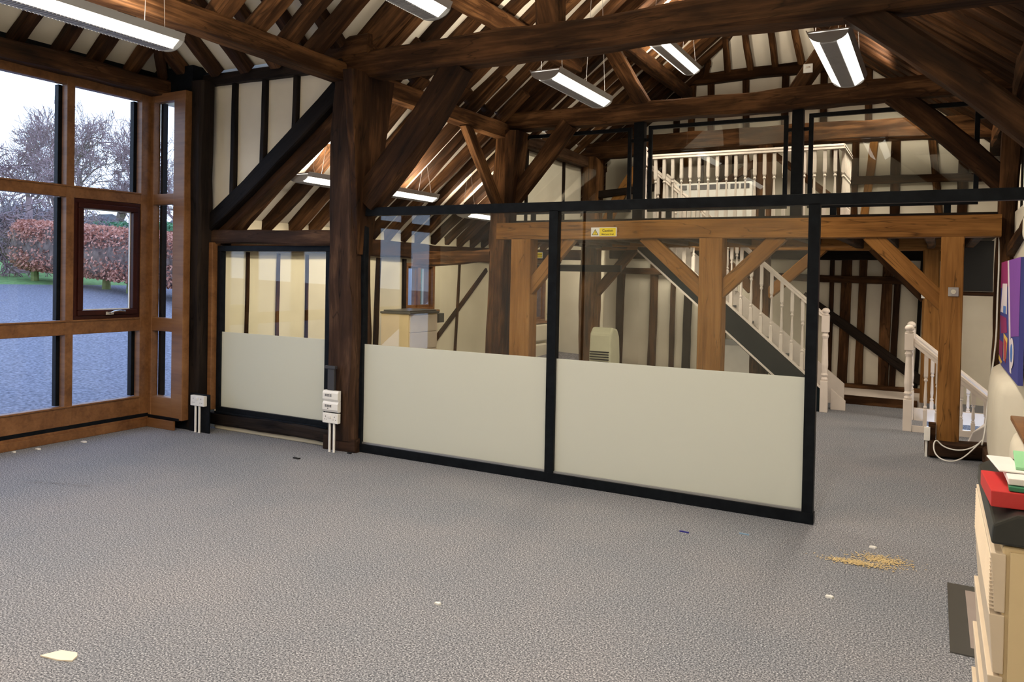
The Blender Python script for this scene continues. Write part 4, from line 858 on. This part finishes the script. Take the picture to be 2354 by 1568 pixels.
# further pendants of the same rows that hang outside the picture (lamps only)
for (x, yv, z, e) in [(-0.67, 2.8, 3.2, 26), (-2.85, -0.3, 3.2, 22), (-0.67, -0.3, 3.2, 16), (-4.4, 0.6, 3.0, 16)]:
    area((x, yv, z), .2, 1.4, e, (1.0, .90, .78)); area((x, yv, z + .1), .2, 1.4, e * .5, WARM, (math.pi, 0, 0))
area((-0.7, 9.9, 4.1), .2, 1.3, 40, WARM); area((-0.7, 9.9, 4.2), .2, 1.3, 16, WARM, (math.pi, 0, 0))  # unseen fill pair added to brighten upstairs, no fixture modelled
area((-2.6, 9.4, 2.0), .3, 1.2, 9, WARM); area((-0.6, 9.2, 2.0), .3, .8, 8, WARM); area((-5.4, 12.2, 2.3), .2, 1.2, 12, WARM); area((-3.2, 11.4, 1.95), 1.4, .3, 6, WARM); area((1.2, 9.8, 2.4), .5, .5, 14, WARM)  # more unseen fill, added to brighten below the mezzanine, aisle end and stairwell

# ------------------------------------------------------------------ scraps on the carpet
def scrap(name, lab, cat, x, y, pts, m, h=0.004):
    q = MB().prism([(x + a, y + b) for a, b in pts], 'z', 0.0005, h); return tag(q.build(name, m), lab, cat)
scrap('paper_scrap', 'large torn cream paper scrap on the carpet at the lower left', 'scrap', -3.10, 1.885, [(-.075, -.035), (.02, -.02), (.075, .005), (.055, .04), (.03, .055), (-.045, .035)], flat('scrap_paper', (0.80, 0.70, 0.56), .8), .006)
for (x, y, s, lab) in [(-6.75, 4.31, .03, 'white chip on the carpet near the window corner'), (-6.80, 3.93, .028, 'white chip on the carpet below the tall window mullion'), (-6.86, 3.76, .02, 'tiny white chip by the skirting at the left edge'),
                       (-0.288, 5.107, .022, 'small white chip beyond the sawdust patch'), (-2.067, 3.103, .016, 'tiny white fleck in the middle foreground carpet'), (-0.428, 4.19, .02, 'short white sliver on the carpet right of centre')]:
    scrap('plaster_chip', lab, 'chip', x, y, [(-s, -s * .5), (s * .6, -s * .6), (s, .2 * s), (.1 * s, .6 * s), (-.8 * s, .4 * s)], M['white'], .010)
scrap('cable_clip', 'small black bent clip on the carpet near the knotty post', 'clip', -4.716, 4.886, [(-.035, -.008), (.03, -.012), (.035, .01), (.02, .004), (-.02, .006), (-.03, .014)], M['ink'], .012)
scrap('cable_clip', 'tiny black and white clip at the foot of the partition corner', 'clip', -4.47, 5.27, [(-.02, -.008), (.02, -.008), (.02, .01), (-.015, .01)], M['ink'], .012)
scrap('pen_cap', 'dark blue pen piece on the carpet left of the partition end', 'pen', -1.344, 4.782, [(-.03, -.004), (.03, -.008), (.03, .002), (-.03, .006)], flat('blue_plastic', (.02, .02, .2), .3), .008)
scrap('pen_cap', 'pale blue pen piece on the carpet nearer the partition end', 'pen', -1.009, 4.942, [(-.03, -.004), (.03, -.006), (.03, .002), (-.03, .004)], flat('pale_blue_plastic', (.2, .32, .45), .3), .008)
q = MB(); rr = random.Random(11)
for i in range(1500):
    if rr.random() < .5: a, b = rr.gauss(-0.22, .07), rr.gauss(4.90, .045)
    else: a, b = rr.gauss(-.36, .08), rr.gauss(4.78, .025)
    s = rr.uniform(.003, .008); an = rr.uniform(0, 3)
    q.add([(a + s * math.cos(an + k * 2.1), b + s * math.sin(an + k * 2.1), .004 + rr.uniform(0, .002)) for k in range(3)], [(0, 1, 2)])
tag(q.build('sawdust', M['sawdust'], org=(0, 0, 0)), 'patch of pale sawdust on the carpet beyond the partition end', 'sawdust', kind='stuff')
q = MB()
for i in range(120):
    a = rr.uniform(-5.85, -5.35); b = 3.30 + (a + 5.85) * .35 + rr.gauss(0, .015); s = rr.uniform(.004, .010)
    q.add([(a, b, .003), (a + s, b + s * .3, .003), (a + s * .4, b + s, .003)], [(0, 1, 2)])
tag(q.build('mud_smear', flat('brown_smear', (.10, .08, .07), .95), org=(0, 0, 0)), 'thin brown smear on the blue-lit carpet by the window', 'smear', kind='stuff')

# ------------------------------------------------------------------ outdoors
UX, UY = -0.8423, 0.5389
def gz(x, y): s = x * UX + y * UY; return -0.15 + max(0.0, s - 7.0) * 0.053
def ground(name, s0, s1, m, dz=0.0, kind='structure', nt=10, tw=60):
    q = MB(); vs = []; ns = 24
    for i in range(ns + 1):
        s = s0 + (s1 - s0) * i / ns
        for j in range(nt + 1):
            t_ = -tw + 2 * tw * j / nt; x = s * UX - t_ * UY; y = s * UY + t_ * UX; vs.append((x, y, gz(x, y) + dz))
    fs = [(i * (nt + 1) + j, i * (nt + 1) + j + 1, (i + 1) * (nt + 1) + j + 1, (i + 1) * (nt + 1) + j) for i in range(ns) for j in range(nt)]
    q.add(vs, fs); o = q.build(name, m, org=(0, 0, 0)); return tag(o, kind=kind)
ground('ground', 7.6, 28.6, M['gravel']); ground('lawn', 28.6, 90, M['grass'])

def hedge(name, p0, p1, h0, h1, thick, z_leg, leaves, mi, ml, lab, ls, seed):
    r = random.Random(seed); p0 = Vector(p0); p1 = Vector(p1); d = p1 - p0; L_ = d.length; d.normalize(); s = Vector((-d.y, d.x))
    t = thing(name, lab, 'hedge', (p0.x, p0.y, gz(p0.x, p0.y)), 0.0); z0 = t.location.z
    def surf(a, th):
        # rounded cross-section: th 0..1 round the body
        base = p0 + d * a; g = gz(base.x, base.y); hh = h0 + (h1 - h0) * a / L_
        e = min(1.0, (a / 0.7 + .15)) ** .5 if a < .7 else 1.0
        an = th * 2 * math.pi; cx = math.copysign(abs(math.cos(an)) ** .5, math.cos(an)); cz = math.copysign(abs(math.sin(an)) ** .5, math.sin(an))
        mid = g + (z_leg + hh) / 2; hz = (hh - z_leg) / 2 * (0.8 + .2 * e)
        pt = base + s * (cx * thick / 2 * e)
        return Vector((pt.x, pt.y, mid + cz * hz))
    q = MB(); na, nt = int(L_ / .3), 14
    vs = []; 
    for i in range(na + 1):
        for k in range(nt):
            v = surf(L_ * i / na, k / nt); c = surf(L_ * i / na, .25); vs.append(tuple(v + Vector((r.uniform(-.08, .08), r.uniform(-.08, .08), r.uniform(-.06, .06)))))
    fs = [(i * nt + k, i * nt + (k + 1) % nt, (i + 1) * nt + (k + 1) % nt, (i + 1) * nt + k) for i in range(na) for k in range(nt)] + [tuple(range(nt)), tuple(na * nt + k for k in range(nt))]
    q.add(vs, fs); part('hedge_body', q, mi, t)
    q = MB()
    for i in range(leaves):
        a = r.uniform(0, L_); th = r.uniform(0, 1)
        v = surf(a, th)
        low = (v.z - gz(v.x, v.y) - z_leg) / (h0 - z_leg)
        if low < .6 and r.random() < .55 * (0.5 + .5 * math.sin(a * 2.1 + 1)): continue
        v = v + Vector((r.uniform(-.12, .12), r.uniform(-.12, .12), r.uniform(-.07, .09)))
        a1 = Vector((r.gauss(0, 1), r.gauss(0, 1), r.gauss(0, 1))).normalized() * ls; b1 = Vector((r.gauss(0, 1), r.gauss(0, 1), r.gauss(0, 1))).normalized() * ls * .6
        q.add([tuple(v - a1), tuple(v - b1), tuple(v + a1), tuple(v + b1)], [(0, 1, 2, 3)])
    o = part('foliage', q, ml, t); o['kind'] = 'stuff'
    if z_leg > .1:
        a = 1.2
        while a < L_ - .3:
            b_ = p0 + d * a + s * r.uniform(-.3, .3); g = gz(b_.x, b_.y)
            part('trunk', MB().tube([(b_.x, b_.y, g - .05), (b_.x + r.uniform(-.05, .05), b_.y, g + z_leg + .3)], [.13, .09], 8), M['moss'], t); a += r.uniform(1.0, 2.0)
    return t
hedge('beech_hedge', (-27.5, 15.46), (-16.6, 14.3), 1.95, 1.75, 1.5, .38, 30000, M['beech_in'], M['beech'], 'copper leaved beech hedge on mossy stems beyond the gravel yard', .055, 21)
hedge('evergreen_hedge', (-48, 26.5), (-24, 26.0), 1.75, 2.3, 1.4, 0.0, 9000, M['ever'], M['ever'], 'low clipped green hedge showing above the copper beech hedge', .09, 22)

def tree_mesh(seed, H, spread, trunk, depth=7, up=.35, wig=.25, mt='bark', first=.22, nb=(2, 3), rmin=.013):
    r = random.Random(seed); q = MB(); cnt = [0]
    def grow(p, d, L_, rad, dep):
        n = 3; pts = [p]; rr_ = [rad]; dd = d
        for i in range(n):
            dd = (dd + Vector((r.gauss(0, wig), r.gauss(0, wig), r.gauss(0, wig) + up * .12))).normalized()
            pts.append(pts[-1] + dd * (L_ / n)); rr_.append(max(rmin, rad * (1 - .35 * (i + 1) / n)))
        q.tube(pts, rr_, 5 if dep > depth - 2 else 3, 0, False)
        if dep == 0: return
        k = r.choice(nb) if dep > 1 else 3
        for j in range(k):
            ax = Vector((r.gauss(0, 1), r.gauss(0, 1), r.gauss(0, .45))).normalized()
            nd_ = (dd * (1.0) + ax * spread * r.uniform(.6, 1.3) + Vector((0, 0, up * .3))).normalized()
            st_ = pts[-1] if j == 0 else pts[r.choice((1, 2, 3))]
            grow(st_, nd_, L_ * r.uniform(.68, .86), max(rmin, rr_[-1] * r.uniform(.6, .8)), dep - 1)
    grow(Vector((0, 0, -.2)), Vector((r.uniform(-.1, .1), r.uniform(-.1, .1), 1)).normalized(), H * first, trunk, depth)
    zm = max(v[2] for v in q.v); f = H / zm
    me = D.meshes.new('bare_tree'); me.from_pydata([(v[0] * f, v[1] * f, v[2] * f) for v in q.v], [], q.f); me.materials.append(M[mt]); return me
TM = [tree_mesh(31, 13, .62, .30, 7, nb=(2, 3, 3), first=.2, wig=.2), tree_mesh(32, 13, .72, .32, 7, up=.25, nb=(3, 3), first=.18, wig=.2), tree_mesh(33, 13, .6, .28, 7, nb=(2, 3, 3), first=.2, wig=.2)]
def put_tree(me, name, x, y, s, rz, lab, cat='tree', group=None, sz=1.0):
    o = D.objects.new(name, me); link(o); o.location = (x, y, gz(x, y) - .1); o.scale = (s, s, s * sz); o.rotation_euler = (0, 0, rz); return tag(o, lab, cat, group)
put_tree(TM[0], 'bare_tree', -49.9, 29.8, .80, 0.3, 'tall bare tree filling the upper left window pane')
put_tree(TM[1], 'bare_tree', -57.4, 37.2, .85, 1.3, 'bare tree just left of the tall window mullion')
put_tree(TM[2], 'bare_tree', -51.1, 34.9, .74, 2.1, 'bare tree in the middle of the second upper pane')
put_tree(TM[0], 'bare_tree', -45.7, 32.1, .62, 3.9, 'gnarled bare tree at the right of the second upper pane')
put_tree(TM[1], 'bare_tree', -39.2, 29.9, .46, 5.0, 'smaller bare tree seen through the narrow corner pane')
put_tree(TM[2], 'bare_tree', -44, 20.0, .66, .7, 'bare tree cut by the left edge of the picture')
put_tree(TM[0], 'bare_tree', -60, 42.5, .72, 4.4, 'distant bare tree behind the mullion')
put_tree(TM[1], 'bare_tree', -47, 26.0, .5, 2.7, 'dense bare tree behind the weeping one')
put_tree(TM[2], 'bare_tree', -42.6, 31.4, .5, 4.9, 'slim bare tree left of the window corner')
wm = tree_mesh(41, 5.2, .95, .30, 8, up=-.35, wig=.3, first=.30)
put_tree(wm, 'weeping_tree', -30.4, 16.3, 1.0, .5, 'small bare drooping tree with a stout trunk at the left edge')
SM = [tree_mesh(51 + i, 4.0, 1.0, .07, 7, up=.1, wig=.35, mt='scrub', first=.16, nb=(3, 3), rmin=.009) for i in range(2)]
rr = random.Random(61)
for i in range(34):
    px = i / 33; s_ = 40 + rr.uniform(-4, 6)
    ang = math.atan2(22.4, -42.5) + (math.atan2(27.5, -33) - math.atan2(22.4, -42.5)) * px + rr.uniform(-.008, .008)
    hgt = (.82 - .30 * px) * rr.uniform(.75, 1.1)
    put_tree(SM[i % 2], 'scrub_bush', 1.15 * s_ * math.cos(ang), 1.15 * s_ * math.sin(ang), hgt, rr.uniform(0, 6), 'tangled leafless bush in the thicket beyond the hedges', 'bush', 'thicket bushes beyond the hedges')
# dark wooded bank behind the thicket
q = MB(); pts = []
for i in range(41):
    a = math.atan2(16, -46) + (math.atan2(34, -34) - math.atan2(16, -46)) * i / 40; d_ = 66
    pts.append((d_ * math.cos(a), d_ * math.sin(a), 1.6 + 3.4 + .6 * math.sin(i * .9) + rr.uniform(-.3, .3)))
for a, b in zip(pts, pts[1:]): q.add([(a[0], a[1], 0), (b[0], b[1], 0), b, a], [(0, 1, 2, 3)])
tag(q.build('wooded_bank', noisy('misty_thicket', (.16, .14, .16), (.30, .27, .31), 3.0, .95, 0, detail=12), org=(0, 0, 0)), 'misty mass of distant leafless woodland behind the trees', 'woodland', kind='stuff')
# dark shrubs outside the small casement
hedge('garden_shrub', (-8.2, 11.0), (-8.2, 14.5), 2.3, 2.3, .8, 0, 2500, M['ever'], M['ever'], 'green shrub outside the far casement window', .06, 23)
tag(box('boarded_fence', -7.6, -7.5, 8.0, 10.4, -.1, 2.2, flat('weathered_boards', (.55, .57, .68), .9)), 'grey weathered boarding outside the left casement window', 'fence')

# ------------------------------------------------------------------ world
wd = D.worlds.new('sky'); scene.world = wd; wd.use_nodes = True; nt = wd.node_tree; nt.nodes.clear()
tc = nd(nt, 'ShaderNodeTexCoord'); sp = nd(nt, 'ShaderNodeSeparateXYZ'); nt.links.new(tc.outputs['Generated'], sp.inputs[0])
c = ramp(nt, sp.outputs[2], [(0.0, (0.60, 0.74, 1.0)), (0.12, (0.64, 0.78, 1.0)), (0.6, (0.42, 0.60, 1.0))])
bg = nd(nt, 'ShaderNodeBackground', Strength=2.7); nt.links.new(c, bg.inputs[0]); wo = nd(nt, 'ShaderNodeOutputWorld'); nt.links.new(bg.outputs[0], wo.inputs[0])
# portal: only guides sampling of the sky through the tall window
pl = area((-7.02, 2.8, 1.75), 3.0, 4.6, 1, (1, 1, 1), (0, -math.pi / 2, 0)); pl.name = 'sky_portal'; pl.data.cycles.is_portal = True

# ------------------------------------------------------------------ camera
YAW, PIT, ROL, FPX, PYC = 0.499545, -0.014873, 0.0188765, 1780.67, 657.14
cy, sy, cp, sp_, cr, sr = math.cos(YAW), math.sin(YAW), math.cos(PIT), math.sin(PIT), math.cos(ROL), math.sin(ROL)
F = Vector((-sy * cp, cy * cp, sp_)); U = Vector((sy * sp_, -cy * sp_, cp)); Rr = Vector((cy, sy, 0))
R3 = Rr * cr + U * sr; U3 = U * cr - Rr * sr
cam = D.cameras.new('camera'); co = D.objects.new('camera', cam); link(co)
mt = Matrix((R3, U3, -F)).transposed().to_4x4(); mt.translation = (0, 0, 1.6); co.matrix_world = mt
cam.sensor_fit = 'HORIZONTAL'; cam.sensor_width = 36.0; cam.lens = FPX / 2354 * 36.0
cam.shift_y = -(784 - PYC) / 2354; cam.clip_start = 0.05; cam.clip_end = 500
scene.camera = co
scene.view_settings.view_transform = 'Standard'; scene.view_settings.look = 'None'; scene.view_settings.exposure = 0.0
scene.cycles.use_denoising = True; scene.cycles.adaptive_threshold = 0.05; scene.cycles.max_bounces = 7; scene.cycles.transparent_max_bounces = 16
scene.cycles.diffuse_bounces = 3; scene.cycles.sample_clamp_indirect = 6.0; scene.cycles.caustics_reflective = False; scene.cycles.caustics_refractive = False
